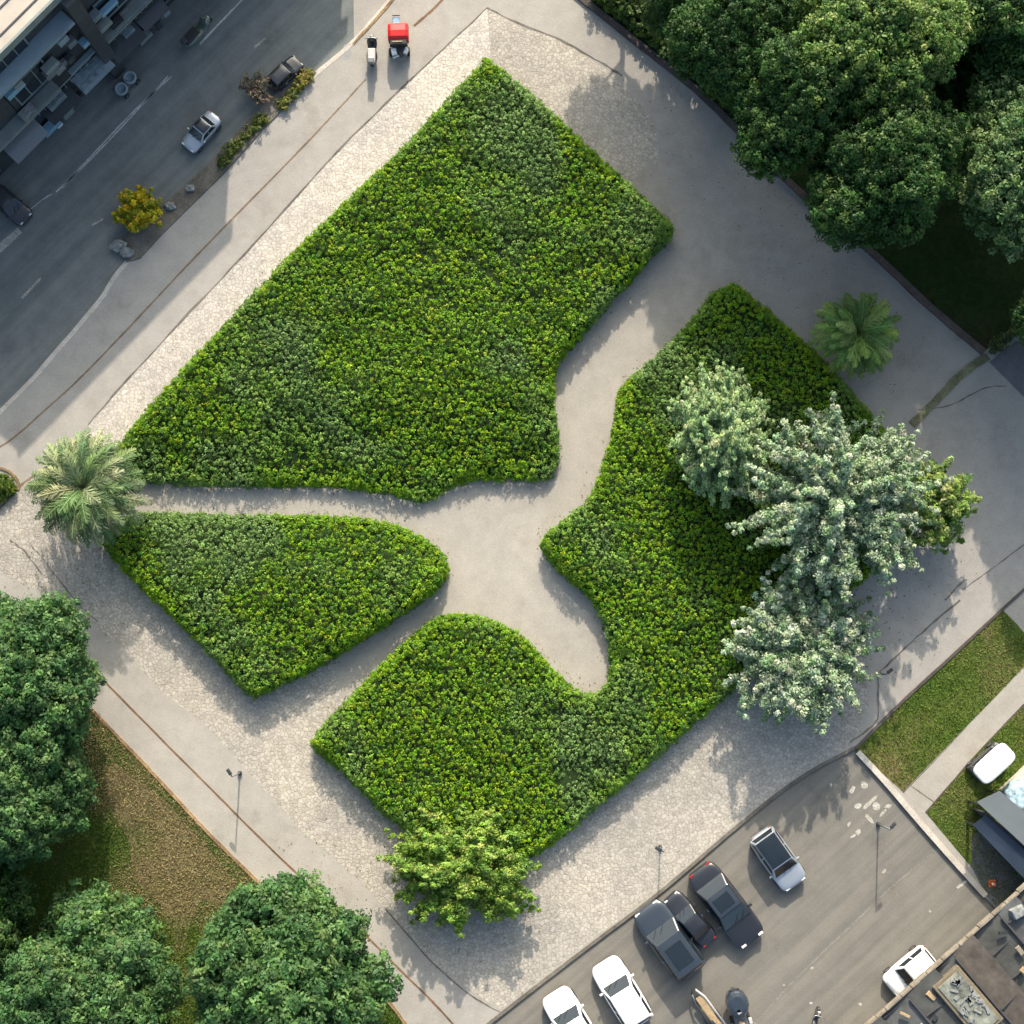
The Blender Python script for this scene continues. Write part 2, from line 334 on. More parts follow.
# road markings
line('road_marking', [(56, 192), (90, 160), (130, 118), (168, 76)], .09, .009, M['whiteline'], .15)
line('road_marking', [(62, 188), (95, 152), (135, 110), (172, 76)], .09, .009, M['whiteline'], .15)
line('road_marking', [(200, 44), (215, 28), (242, 0), (290, -50)], .11, .009, M['whiteline'], .2)
line('road_marking', [(30, 210), (42, 200), (52, 194)], .08, .009, M['whiteline'], .3)
line('road_marking', [(-20, 268), (0, 248), (20, 230)], .45, .009, M['chip'], .1)
line('road_marking', [(22, 298), (41, 278)], .14, .009, M['chip'], .1)
line('road_marking', [(92, 225), (103, 219)], .12, .009, M['chip'], .3)
line('road_marking', [(254, 48), (266, 38)], .12, .009, M['chip'], .3)
line('lot_marking', [(740, 1040), (800, 975), (876, 902), (900, 880), (940, 848)], .10, .009, M['fadedline'], .3)
line('lot_marking', [(957, 888), (967, 881)], .16, .009, M['chip'], .2)
mk = MB()
for (x, y, a, b, r) in [(869, 803, 1.4, .28, 41), (858, 806, .5, .34, 10), (869, 818, .9, .25, -50), (883, 813, .8, .2, 45), (852, 790, .6, .3, 60), (877, 806, .5, .6, 20), (888, 806, .55, .3, 10), (864, 785, .45, .6, 10), (858, 832, .35, .4, 0), (853, 836, .35, .22, 30), (849, 824, .2, .4, -20), (831, 785, .15, .25, 0), (930, 911, .18, .18, 0), (860, 1004, .2, .2, 0), (884, 871, .4, .2, 40), (812, 968, .22, .15, 0), (784, 985, .18, .14, 0), (811, 1003, .2, .2, 0)]:
    c = G(x, y, 0); n = 9; ring = []
    for k in range(n):
        t = 2*math.pi*k/n; rr = random.uniform(.65, 1.1); px, py = a*.5*rr*math.cos(t), b*.5*rr*math.sin(t); w_ = R(r)
        ring.append((c.x+px*math.cos(w_)-py*math.sin(w_), c.y+px*math.sin(w_)+py*math.cos(w_), .0085))
    mk.add(ring, [list(range(n))])
struct(mk.ob('worn_paint', M['chip']))
sheet('grey_patch', [(344, 45), (350, 42), (351, 52), (348, 61), (343, 60), (342, 52)], z2, M['grey_spot'])  # small flat grey patch on the pavement by the kerb
# ------------------------------------------------------------------ foliage
def leaves_mesh(name, C, Nn, size, colr, droop=0.0, aspect=.55, fold=.25):
    """C centres (n,3), Nn outward normals, size (n,), colr (n,3) -> one mesh of folded four-point leaves"""
    n = len(C)
    Nn = Nn/np.linalg.norm(Nn, axis=1, keepdims=True)
    r = rng.normal(size=(n, 3)); T = r-(r*Nn).sum(1, keepdims=True)*Nn; T /= np.linalg.norm(T, axis=1, keepdims=True)
    B = np.cross(Nn, T); s = size[:, None]
    v0 = C-T*s*.5; v2 = C+T*s*.5-Nn*s*droop; v1 = C+B*s*aspect*.5+Nn*s*fold*.3; v3 = C-B*s*aspect*.5+Nn*s*fold*.3
    V = np.stack([v0, v1, v2, v3], 1).reshape(-1, 3).astype(np.float32)
    me = bpy.data.meshes.new(name); me.vertices.add(4*n); me.vertices.foreach_set('co', V.ravel())
    me.loops.add(4*n); me.loops.foreach_set('vertex_index', np.arange(4*n, dtype=np.int32))
    me.polygons.add(n); me.polygons.foreach_set('loop_start', np.arange(0, 4*n, 4, dtype=np.int32)); me.polygons.foreach_set('loop_total', np.full(n, 4, dtype=np.int32))
    me.update(calc_edges=True)
    at = me.color_attributes.new('col', 'FLOAT_COLOR', 'POINT')
    c4 = np.ones((n, 4), dtype=np.float32); c4[:, :3] = np.clip(colr, 0.002, 1)
    at.data.foreach_set('color', np.repeat(c4, 4, axis=0).ravel()); return me
def palette(n, cols, w, jit=.18):
    cols = np.array(cols); k = rng.choice(len(cols), n, p=np.array(w)/sum(w)); c = cols[k]*(1+rng.normal(0, jit, (n, 1)))
    return c*(1+rng.normal(0, .05, (n, 3)))
def sph(n, up=0.0):
    d = rng.normal(size=(n, 3)); d[:, 2] += up; return d/np.linalg.norm(d, axis=1, keepdims=True)
def tufts(C, N0, rad, per, lsize, cols, w, spread=1.0, clump_var=.22, upb=.25):
    """C clump centres, N0 clump outward normals -> leaf arrays"""
    n = len(C); cc = palette(n, cols, w, clump_var)
    D = rng.normal(size=(n, per, 3))*.8+N0[:, None, :]*spread; D /= np.linalg.norm(D, axis=2, keepdims=True)
    rr = rad[:, None, None]*rng.uniform(.45, 1.08, (n, per, 1)); P = C[:, None, :]+D*rr
    nn = D+rng.normal(size=D.shape)*.45; nn[..., 2] += upb
    sz = lsize*rng.uniform(.7, 1.3, (n, per)); col = cc[:, None, :]*(1+rng.normal(0, .10, (n, per, 1)))*(1+rng.normal(0, .04, (n, per, 3)))
    return P.reshape(-1, 3), nn.reshape(-1, 3), sz.ravel(), col.reshape(-1, 3)
def vnoise(x, y, s, seed=0):
    """smooth value noise, numpy"""
    r = np.random.default_rng(seed).uniform(0, 1, (64, 64)); X, Y = x/s+100, y/s+100
    i, j = np.floor(X).astype(int), np.floor(Y).astype(int); u, v_ = X-i, Y-j; u = u*u*(3-2*u); v_ = v_*v_*(3-2*v_)
    g = lambda a, b: r[a % 64, b % 64]
    return (g(i, j)*(1-u)+g(i+1, j)*u)*(1-v_)+(g(i, j+1)*(1-u)+g(i+1, j+1)*u)*v_
def inside(px, py, poly):
    c = np.zeros(len(px), bool); n = len(poly); j = n-1
    for i in range(n):
        xi, yi = poly[i]; xj, yj = poly[j]
        cond = ((yi > py) != (yj > py)) & (px < (xj-xi)*(py-yi)/(yj-yi+1e-12)+xi); c ^= cond; j = i
    return c
def edist(px, py, poly):
    d = np.full(len(px), 1e9); n = len(poly)
    for i in range(n):
        ax, ay = poly[i]; bx, by = poly[(i+1) % n]; ex, ey = bx-ax, by-ay; L = ex*ex+ey*ey+1e-12
        t = np.clip(((px-ax)*ex+(py-ay)*ey)/L, 0, 1); d = np.minimum(d, np.hypot(px-ax-t*ex, py-ay-t*ey))
    return d
HC = [(.145, .285, .010), (.18, .32, .010), (.105, .235, .012), (.25, .37, .014), (.08, .19, .022)]
def shrub_bed(label, pix, H, hfun=None, cols=HC, w=(4, 3, 3, .6, 1.4), sp=.315, per=22, lsize=.135, name='shrub_bed', cat='hedge', group=None, rad=.20):
    n = len(pix)
    P = [G(x, y, H*.75) for x, y in pix]
    # smooth outline then slight wobble
    cl = catmull(P+[P[0]], 5)[:-1]; poly = [(p.x, p.y) for p in cl]
    xs = np.array([p[0] for p in poly]); ys = np.array([p[1] for p in poly])
    gx, gy = np.meshgrid(np.arange(xs.min(), xs.max(), sp), np.arange(ys.min(), ys.max(), sp*.87)); gx[1::2] += sp/2
    gx = (gx+rng.uniform(-.3, .3, gx.shape)*sp).ravel(); gy = (gy+rng.uniform(-.3, .3, gy.shape)*sp).ravel()
    k = inside(gx, gy, poly); gx, gy = gx[k], gy[k]; ed = edist(gx, gy, poly)
    k = ed > rad*.35+rng.uniform(-.1, .12, len(ed)); gx, gy, ed = gx[k], gy[k], ed[k]
    hh = np.array([hfun(x, y) for x, y in zip(gx, gy)]) if hfun else np.full(len(gx), H)
    und = (vnoise(gx, gy, 2.6, 3)-.5)*.45+(vnoise(gx*.42, gy+gx*.12, .55, 5)-.5)*.55+rng.normal(0, .10, len(gx))
    prof = 1-.42*np.exp(-(ed/.38)**2)
    top = np.maximum(hh*prof+und*np.minimum(1, ed/.5), .3)
    C = np.stack([gx, gy, top-rad*.6], 1); N0 = np.zeros_like(C); N0[:, 2] = 1
    # sides
    SC, SN = [], []
    for i in range(len(poly)):
        a = np.array(poly[i]); b = np.array(poly[(i+1) % len(poly)]); e = b-a; L = np.hypot(*e)
        if L < .02: continue
        nrm = np.array([e[1], -e[0]])/L; mid = (a+b)/2+nrm*.05
        if inside(np.array([mid[0]]), np.array([mid[1]]), poly)[0]: nrm = -nrm
        hm = hfun(*mid) if hfun else H
        cnt = max(1, int(L*hm*.62/(sp*sp)*1.5))
        cnt = cnt if random.random() < (L*hm*.62/(sp*sp)*1.5)-int(L*hm*.62/(sp*sp)*1.5) else max(cnt, 1)
        for _ in range(cnt):
            t = random.random(); z = random.uniform(.05, .68)*hm; q = a+e*t-nrm*(.22+.25*(z/hm)**2)+nrm*random.gauss(0, .05)
            SC.append((q[0], q[1], z)); SN.append((nrm[0], nrm[1], .4))
    for i in range(len(poly)):
        a = np.array(poly[i]); b = np.array(poly[(i+1) % len(poly)]); e = b-a; L = np.hypot(*e)
        if L < .02: continue
        nrm = np.array([e[1], -e[0]])/L; mid = (a+b)/2+nrm*.05
        if inside(np.array([mid[0]]), np.array([mid[1]]), poly)[0]: nrm = -nrm
        hm = hfun(*mid) if hfun else H
        for _ in range(rng.poisson(L/sp*2.6)):
            q_ = random.uniform(.10, .75); p_ = a+e*random.random()-nrm*q_; SC.append((p_[0], p_[1], max(.25, hm*(1-.42*math.exp(-(q_/.38)**2))-.12-random.random()*.1))); SN.append((nrm[0]*.3, nrm[1]*.3, 1))
    C = np.vstack([C, np.array(SC)]); N0 = np.vstack([N0, np.array(SN)])
    r_ = rad*rng.uniform(.75, 1.2, len(C))
    wy = .6*vnoise(C[:, 0]+C[:, 1]*.5, C[:, 1]*.55, 4.2, 9)+.4*vnoise(C[:, 0], C[:, 1], 1.8, 10)      # drifts of yellower and of bluer leaves
    P_, nn, sz, col = tufts(C, N0, r_, per, lsize, cols, w, .9, .10, .55)
    wv = np.repeat(wy, per)[:, None]
    wb_ = np.clip((wv-.50)*4, 0, 1)*.75; wy_ = np.clip((.46-wv)*4, 0, 1)
    lum = col[:, 1:2]/.29
    col = col*(1-wb_)+np.array([.16, .265, .095])*lum*wb_; col = col*(1+wy_*np.array([.08, .03, -.1]))
    me = leaves_mesh(name, P_, nn, sz, col)
    # woody body under the leaves
    ins = []
    m = len(poly)
    for i in range(m):
        a, b, c = Vector(poly[i-1]), Vector(poly[i]), Vector(poly[(i+1) % m]); d = (c-a).normalized(); nn_ = Vector((-d.y, d.x))
        t1 = b+nn_*.3
        if not inside(np.array([t1.x]), np.array([t1.y]), poly)[0]: nn_ = -nn_
        ins.append(b+nn_*.24)
    hb = [max(.2, ((hfun(p.x, p.y) if hfun else H)*.28)) for p in ins]
    bm = bmesh.new(); bm.from_mesh(me); nf = len(bm.faces)
    lo = [bm.verts.new((p.x, p.y, PZ-.01)) for p in ins]; hi = [bm.verts.new((p.x, p.y, h)) for p, h in zip(ins, hb)]
    fs = [bm.faces.new((lo[i], lo[(i+1) % m], hi[(i+1) % m], hi[i])) for i in range(m)]
    fs.append(bm.faces.new(hi))
    # inner mat: grid at 70% of height, just under the tufts
    gs = .55
    X, Y = np.meshgrid(np.arange(xs.min(), xs.max()+gs, gs), np.arange(ys.min(), ys.max()+gs, gs)); sh = X.shape
    ii = inside(X.ravel(), Y.ravel(), poly).reshape(sh); ee = edist(X.ravel(), Y.ravel(), poly).reshape(sh)
    ok = ii & (ee > .18); idx = {}
    for a in range(sh[0]-1):
        for b in range(sh[1]-1):
            if ok[a, b] and ok[a+1, b] and ok[a, b+1] and ok[a+1, b+1]:
                q = []
                for (c, d) in ((a, b), (a, b+1), (a+1, b+1), (a+1, b)):
                    if (c, d) not in idx:
                        h = hfun(X[c, d], Y[c, d]) if hfun else H
                        idx[(c, d)] = bm.verts.new((X[c, d], Y[c, d], max(.2, h*(1-.42*math.exp(-(ee[c, d]/.38)**2))-.42)))
                    q.append(idx[(c, d)])
                fs.append(bm.faces.new(q))
    for f in fs: f.material_index = 1
    bm.to_mesh(me); bm.free()
    o = link(name, me, [M['leaf'], M['twig']]); tag(o, label, cat, group); return o
def trunk_mesh(base, top, r0, ends, mbx=None):
    mb = mbx or MB(); mid = (base+top)/2+Vector((random.uniform(-.1, .1), random.uniform(-.1, .1), 0))
    mb.tube([base, base+Vector((0, 0, .15)), mid, top], [r0*1.35, r0, r0*.82, r0*.6], 9)
    for e in ends:
        st = base.lerp(top, random.uniform(.6, 1.0)); m = st.lerp(e, .5)+Vector((0, 0, -.12*(e-st).length*.4))
        mb.tube([st, m, e], [r0*.42, r0*.26, r0*.08], 6, False)
    return mb
def broad_crown(Rr, Hh, cols, w, lobes=27, per=42, lsize=.20, crad=.37, z0=.0, lobe_r=(.20, .38)):
    """crown centred at origin, semi axes Rr,Rr,Hh; returns leaf mesh + lobe centres"""
    L = []; tries = 0
    while len(L) < lobes and tries < 4000:
        tries += 1
        d = sph(1, .35)[0]; k = rng.uniform(.48, .82); p = d*np.array([Rr, Rr, Hh])*k; r = Rr*rng.uniform(*lobe_r)
        if p[2] < -Hh*.45: continue
        if all(np.linalg.norm(p-q[0]) > .55*(r+q[1])*.95 for q in L) or tries > 3000: L.append((p, r))
    L.append((np.array([0, 0, Hh*.25]), Rr*.5))
    C, Nn = [], []
    for p, r in L:
        m = int(4*math.pi*r*r/(crad*crad)*1.0); D = sph(m, .25); Q = p+D*r*rng.uniform(.66, 1.34, (m, 1))*np.array([1, 1, .85]); Q[:, 2] += rng.normal(0, .12, m)
        keep = np.ones(m, bool)
        for p2, r2 in L:
            if p2 is not p: keep &= np.linalg.norm((Q-p2)/np.array([1, 1, .85]), axis=1) > r2*.72
        keep &= Q[:, 2] > -Hh*.75
        C.append(Q[keep]); Nn.append(D[keep])
    C = np.vstack(C); Nn = np.vstack(Nn)+np.array([0, 0, .25])
    a = tufts(C, Nn, crad*rng.uniform(.5, 1.35, len(C)), per, lsize, cols, w, .35, .13, .5)
    return leaves_mesh('crown', *a), [Vector(p)*.85 for p, r in L]
def spiky_crown(Rr, Hh, cols, w, nb=46, per=34, lsize=.24, step=.34, crad=.34, up=.5, inner=.25, zmin=-.3, tip=.45, wide=1.45):
    C, Nn, ends = [], [], []
    for b in range(nb):
        d = sph(1, up)[0]
        if d[2] < zmin: d[2] = abs(d[2])*.3; d /= np.linalg.norm(d)
        Lb = rng.choice([rng.uniform(.62, .9), rng.uniform(.9, 1.15)]); E = d*np.array([Rr, Rr, Hh])*Lb; LL = np.linalg.norm(E); n = max(3, int(LL*(1-inner)/step))
        side = np.cross(d, rng.normal(size=3)); side /= np.linalg.norm(side)+1e-9; cv = rng.normal(0, .14)*LL
        for i in range(n):
            t = inner+(1-inner)*(i+.5)/n; p = E*t+side*cv*math.sin(t*math.pi)
            wd = crad*(1.22-t)*wide
            for _ in range(3 if t < .75 else (2 if t < .9 else 1)):
                C.append(p+rng.normal(0, 1, 3)*wd*.55); Nn.append(d+np.array([0, 0, .5]))
        ends.append(Vector(E)*.85)
    C = np.array(C); Nn = np.array(Nn)
    rad = crad*rng.uniform(.6, 1.15, len(C)); rr = np.linalg.norm(C/np.array([Rr, Rr, Hh]), axis=1); rad *= np.where(rr > .9, tip*1.3, 1.0)
    a = tufts(C, Nn, rad, per, lsize, cols, w, .6, .13)
    return leaves_mesh('crown', *a), ends
def plant_tree(name, label, cat, px, py, zc, me, ends, r0=.22, sc=1.0, rz=0.0, group=None, mat='leaf', szf=1.0, sxf=1.0, syf=1.0):
    p = G(px, py, zc); root = thing(name, label, cat, (p.x, p.y, PZ), 0, group)
    cr = bpy.data.objects.new('crown', me); COL.objects.link(cr); cr.parent = root
    if not me.materials: me.materials.append(M[mat])
    cr.location = (0, 0, zc-PZ); cr.rotation_euler = (0, 0, rz); cr.scale = (sc*sxf, sc*syf, sc*szf)
    rot = Matrix.Rotation(rz, 3, 'Z'); top = Vector((0, 0, max(.3, zc-PZ-.2*sc)))
    E = [rot @ Vector((e.x*sc*sxf, e.y*sc*syf, e.z*sc*szf))+Vector((0, 0, zc-PZ)) for e in ends[:26]]
    trunk_mesh(Vector((0, 0, -.05)), top, r0, E).ob('trunk', M['bark'], root, smooth=True)
    return root
# ---- the three big planted beds
BED1 = [(487, 57), (530, 90), (600, 155), (662, 212), (674, 232), (655, 255), (610, 305), (575, 345), (559, 366), (556, 400), (560, 440), (557, 470), (545, 480), (510, 480), (470, 482), (450, 489), (428, 501), (410, 501), (380, 494), (340, 488), (250, 487), (180, 485), (140, 481), (124, 468), (117, 443), (180, 370), (300, 243), (400, 148), (450, 93)]
BED2 = [(137, 510), (200, 512), (280, 513), (350, 515), (400, 525), (432, 542), (448, 561), (445, 582), (420, 604), (380, 631), (320, 667), (262, 696), (248, 696), (232, 680), (180, 627), (106, 553), (110, 525)]
BED3 = [(735, 282), (762, 302), (810, 345), (860, 398), (905, 455), (925, 495), (905, 540), (850, 595), (775, 655), (735, 692), (700, 722), (640, 775), (560, 840), (530, 860), (490, 868), (420, 838), (382, 815), (345, 778), (312, 748), (314, 735), (350, 695), (400, 645), (430, 621), (455, 613), (490, 618), (525, 637), (550, 664), (575, 688), (595, 692), (606, 680), (609, 650), (603, 625), (590, 600), (565, 578), (542, 552), (541, 538), (560, 521), (585, 500), (600, 470), (612, 430), (617, 397), (627, 378), (655, 355), (690, 320), (712, 292)]
g1 = G(300, 487, 0)
def h1(x, y):
    d = y-g1.y; return .85+.95*min(1, max(0, d/5.0))
def h2(x, y):
    p = G(250, 512, 0); d = p.y-y; return .85+.95*min(1, max(0, d/3.5))
def h3(x, y): return 1.6
shrub_bed('largest clipped shrub bed, a four-sided green block at the top', BED1, 1.45, h1)
shrub_bed('small pointed shrub bed with a rounded right end, beside the left palm', BED2, 1.35, h2)
shrub_bed('long curving shrub bed wrapping round the dead-end path, with trees growing in it', BED3, 1.35, h3)
# ---- small hedges
shrub_bed('narrow green hedge strip along the roadside kerb island', [(216, 160), (232, 142), (250, 124), (262, 112), (268, 118), (252, 134), (236, 150), (222, 168)], .6, None, [(.09, .13, .03), (.13, .16, .03), (.06, .09, .02)], (3, 2, 2), .25, 16, .14, 'hedge', 'hedge', rad=.2)
shrub_bed('short yellow-green hedge at the upper tip of the kerb island', [(276, 104), (290, 88), (302, 72), (312, 68), (314, 76), (300, 92), (284, 110)], .6, None, [(.18, .19, .03), (.24, .20, .04), (.09, .12, .03)], (3, 2, 2), .25, 16, .14, 'hedge', 'hedge', rad=.2)
shrub_bed('dark green hedge along the top edge beside the kerb under the trees', [(586, -12), (600, 2), (640, 34), (690, 72), (722, 104), (760, 90), (720, 40), (660, -20)], 1.3, None, [(.07, .13, .018), (.10, .16, .02), (.05, .09, .014)], (3, 2, 2), .4, 18, .2, 'hedge', 'hedge')
shrub_bed('thin grey-green hedge running off the right edge above the dark asphalt', [(988, 348), (1004, 334), (1024, 320), (1060, 300), (1064, 308), (1026, 332), (1006, 345), (994, 354)], .7, None, [(.08, .12, .05), (.06, .10, .03)], (1, 1), .28, 16, .16, 'hedge', 'hedge')
shrub_bed('small round green bush cut off by the left edge of the picture', [(-20, 476), (0, 472), (10, 478), (15, 488), (8, 498), (-6, 506), (-24, 510)], .9, None, [(.10, .16, .02), (.07, .13, .02)], (1, 1), .3, 20, .16, 'bush', 'bush')
line('kerb', [(0, 468), (10, 472), (18, 482), (18, 490)], .14, PZ, M['terracotta'], .2, .08)
# ---- kerb island planter
isl = [(122, 240), (150, 214), (185, 186), (214, 158), (240, 128), (262, 106), (290, 80), (308, 66), (316, 72), (290, 102), (262, 130), (225, 172), (190, 206), (160, 236), (140, 258), (126, 262)]
pi = [G(x, y, .2) for x, y in isl]
struct(MB().prism([(p.x, p.y) for p in pi], .0, .20).ob('kerb_island', M['conc_dark']))
# ---- trees
GC = [(.038, .098, .022), (.055, .125, .026), (.028, .072, .018), (.10, .17, .04)]
GW = (4, 3, 3, 1)
GL = [(.09, .17, .035), (.15, .24, .055), (.05, .115, .028), (.27, .35, .10)]
GB = [(.07, .155, .05), (.095, .185, .055), (.05, .12, .04), (.12, .21, .065)]
cA = broad_crown(4.6, 3.6, GC, GW); cB = broad_crown(4.6, 3.8, GC, GW, lobes=22)
cL = broad_crown(4.6, 3.6, GL, GW, lobes=20)
cP = broad_crown(4.6, 3.6, [(.11, .20, .07), (.17, .27, .09), (.06, .13, .04), (.28, .37, .15)], GW)
cS = broad_crown(4.4, 3.2, GB, GW, lobes=26, lobe_r=(.20, .34), crad=.36, lsize=.20)
cS2 = broad_crown(4.4, 3.4, GB, GW, lobes=24, lobe_r=(.20, .34), crad=.36, lsize=.20)
gr = 'tall trees beyond the dark kerb'
T = [('dark leafy tree leaning over the kerb, leftmost of the upper right wood', 735, 40, 7.5, cA, .84, .3),
     ('dark leafy tree behind the footway bend, between the leftmost and the pale-topped tree', 800, 90, 8.4, cB, .92, 1.2),
     ('pale-topped tree in the middle of the upper right wood', 872, 40, 9.5, cL, 1.0, 2.2),
     ('dark tree that spreads lowest over the footway in the upper right wood', 885, 182, 8.6, cB, .94, 4.0),
     ('dark green tree in the far upper right corner', 1010, 15, 7.8, cA, .98, 2.0),
     ('pale grey-green tree cut off by the right edge below the corner tree', 1024, 165, 7.8, cP, 1.0, .4),
     ('narrow dark tree at the top edge between the hedge and the wood', 690, -10, 5.5, cB, .68, 5.0)]
for lab, x, y, z, cr, sc, rz in T: plant_tree('leafy_tree', lab, 'tree', x, y, z, cr[0], cr[1], .28, sc, rz, gr)
# the wood goes on past the top edge; its shade lies on the footway
plant_tree('leafy_tree', 'low dark tree added to darken the gap between the pale-topped tree and the corner tree', 'tree', 962, 96, 3.6, cA[0], cA[1], .2, .62, .9, gr)  # added tree, put in to darken a lit patch of grass
for x, y, z, cr, sc, rz in [(790, -90, 8.5, cA, 1.05, 2.4), (930, -85, 8.5, cB, 1.0, .7), (1120, 70, 8, cA, 1.05, 3), (1130, 240, 8, cB, 1.0, 1), (1090, 330, 7, cA, .8, 4)]:
    plant_tree('leafy_tree', 'dark leafy tree outside the picture behind the wood', 'tree', x, y, z, cr[0], cr[1], .28, sc, rz, gr)
gl = 'round trees on the dry lawn'
for lab, x, y, z, cr, sc, rz in [('round green tree against the left edge, upper one of the pair', 20, 686, 5.5, cS, 1.10, .5),
                                 ('round green tree against the left edge, lower one of the pair', 14, 782, 5.4, cS2, 1.08, 2.5),
                                 ('broad green tree in the lower left corner, cut off by the bottom edge', 86, 995, 5.0, cS2, 1.16, 1.0),
                                 ('round green tree on the bottom edge reaching over the orange kerb', 284, 984, 4.6, cS, 1.32, 3.6),
                                 ('green tree in the shade behind the lower left corner tree', -55, 930, 5.2, cA, .95, 1.6)]:
    plant_tree('round_tree', lab, 'tree', x, y, z, cr[0], cr[1], .24, sc, rz, gl)
WC = [(.38, .47, .30), (.31, .41, .25), (.18, .28, .14), (.49, .56, .40), (.11, .19, .09)]
w1 = spiky_crown(5.6, 3.6, WC, (4, 4, 3, 1.5, 1), nb=150, per=46, lsize=.165, crad=.32, wide=1.1, inner=.15)
w2 = spiky_crown(4.2, 2.4, WC, (4, 4, 3, 1.5, 1), nb=110, per=46, lsize=.165, crad=.32, wide=1.05, inner=.15)
gw = 'silvery white-leaved trees'
plant_tree('silver_leaved_tree', 'largest silvery white-leaved tree at the right side of the curving bed', 'tree', 836, 498, 4.4, w1[0], w1[1], .22, 1.06, 0, gw, 'leaf_pale')
plant_tree('silver_leaved_tree', 'smaller spreading silvery white-leaved tree below the largest one', 'tree', 796, 650, 2.8, w2[0], w2[1], .18, 1.12, .6, gw, 'leaf_pale')
YG = [(.22, .33, .07), (.30, .40, .11), (.13, .24, .05), (.42, .48, .22)]
w3 = spiky_crown(2.5, 1.9, YG, (4, 3, 3, 1), nb=52, per=38, lsize=.19, crad=.32)
plant_tree('leafy_shrub', 'yellow-green bushy shrub at the right of the largest silvery tree', 'shrub', 926, 504, 2.4, w3[0], w3[1], .1, 1.22, 0)
CG = [(.33, .46, .20), (.28, .40, .18), (.19, .30, .13), (.42, .52, .27)]
w4 = spiky_crown(3.0, 3.4, CG, (4, 4, 3, 1), nb=290, per=40, lsize=.14, step=.30, crad=.26, up=.7, inner=.3, zmin=-.1, wide=1.0)
plant_tree('weeping_tree', 'dense grey-green fine-leaved tree standing in the curving bed left of the silvery trees', 'tree', 719, 434, 3.4, w4[0], w4[1], .14, .92, 0, None, 'leaf_pale', 1.15, 1.06, 1.45)
BG = [(.19, .32, .05), (.25, .37, .06), (.11, .21, .035), (.33, .42, .10)]
w5 = spiky_crown(4.3, 2.4, BG, (4, 3, 3, 1), nb=140, per=46, lsize=.18, crad=.36)
plant_tree('spreading_shrub', 'bright green spreading shrub at the lowest corner of the curving bed', 'shrub', 464, 868, 1.3, w5[0], w5[1], .12, 1.0, 0, None, 'leaf', 1.05, 1.10, .86)
plant_tree('leafy_tree', 'loose-crowned green tree outside the picture above the hedge', 'tree', 636, -100, 7.0, w5[0], w5[1], .2, .92, 1.0)  # unseen tree; loose shrub crown used so its shadow is dappled
YC = [(.52, .44, .02), (.58, .42, .02), (.30, .34, .02), (.14, .20, .02)]
w6 = spiky_crown(1.55, 1.3, YC, (4, 3, 3, 2), nb=34, per=26, lsize=.19, crad=.24)
plant_tree('yellow_bush', 'yellow-flowered round bush on the kerb island beside the road', 'bush', 138, 212, .9, w6[0], w6[1], .07, 1, 0)
DC = [(.26, .20, .14), (.20, .15, .10), (.14, .12, .07)]
w7 = spiky_crown(1.3, .9, DC, (1, 1, 1), nb=22, per=9, lsize=.14, crad=.22)
plant_tree('dry_bush', 'brown dry bush on the kerb island beside the black car', 'bush', 256, 88, .6, w7[0], w7[1], .05, 1, 0)
# ---- palms: a trunk and a crown of arching fronds with leaflets
def palm(label, px, py, zc, Rf, nf, cols, lw=.07, name='palm_tree', cat='palm tree', up=1.0):
    p = G(px, py, zc); root = thing(name, label, cat, (p.x, p.y, PZ), random.random()*6); V = []; Fc = []; Cc = []
    H = zc-PZ
    for k in range(nf):
        az = k*2.399963+rng.normal(0, .1); tier = k/nf; el = R(82-78*tier**.8)*up; L = Rf*rng.uniform(.92, 1.12)*(.75+.3*tier)
        n = 26; pos = np.array([0, 0, H]); d_el = el; pts = []; c0 = palette(1, cols, [1]*len(cols), .12)[0]
        for i in range(n+1):
            pts.append(pos.copy()); d_el = el-(i/n)**1.3*R(78+20*tier); stp = L/n
            pos = pos+np.array([math.cos(d_el)*math.cos(az), math.cos(d_el)*math.sin(az), math.sin(d_el)])*stp
        for i in range(1, n+1):
            a, b = pts[i-1], pts[i]; d = (b-a)/np.linalg.norm(b-a); sd = np.array([-math.sin(az), math.cos(az), 0]); u = np.cross(sd, d)
            t = i/n; ll = Rf*.17*math.sin(math.pi*min(1, .12+t*.86))**.6+.05
            for s_ in (-1, 1):
                for q in (0, .5):
                    o_ = a+(b-a)*q; dirv = d*1.0+sd*s_*.8-u*(-.15)+np.array([0, 0, -.30]); dirv += rng.normal(0, .24, 3); dirv /= np.linalg.norm(dirv)
                    wv = np.cross(dirv, u); wv /= np.linalg.norm(wv); e = o_+dirv*ll+np.array([0, 0, -.10*ll]); m = o_+dirv*ll*.5
                    i0 = len(V); V += [o_, m+wv*lw*.5, e, m-wv*lw*.5]; Fc.append((i0, i0+1, i0+2, i0+3)); cc = c0*(1+rng.normal(0, .12)); Cc += [cc]*4
            i0 = len(V); w_ = .02; V += [a+sd*w_, b+sd*w_, b-sd*w_, a-sd*w_]; Fc.append((i0, i0+1, i0+2, i0+3)); Cc += [c0*1.2]*4
    me = bpy.data.meshes.new('crown'); me.from_pydata([tuple(v) for v in V], [], Fc)
    at = me.color_attributes.new('col', 'FLOAT_COLOR', 'POINT'); c4 = np.ones((len(V), 4), dtype=np.float32); c4[:, :3] = np.clip(np.array(Cc), .002, 1); at.data.foreach_set('color', c4.ravel())
    link('crown', me, M['leaf_pale'], root)
    MB().tube([(0, 0, -.05), (0, 0, .3), (.03, .02, H*.6), (0, 0, H+.05)], [.34, .26, .22, .26], 12).ob('trunk', M['bark'], root, smooth=True)
    return root
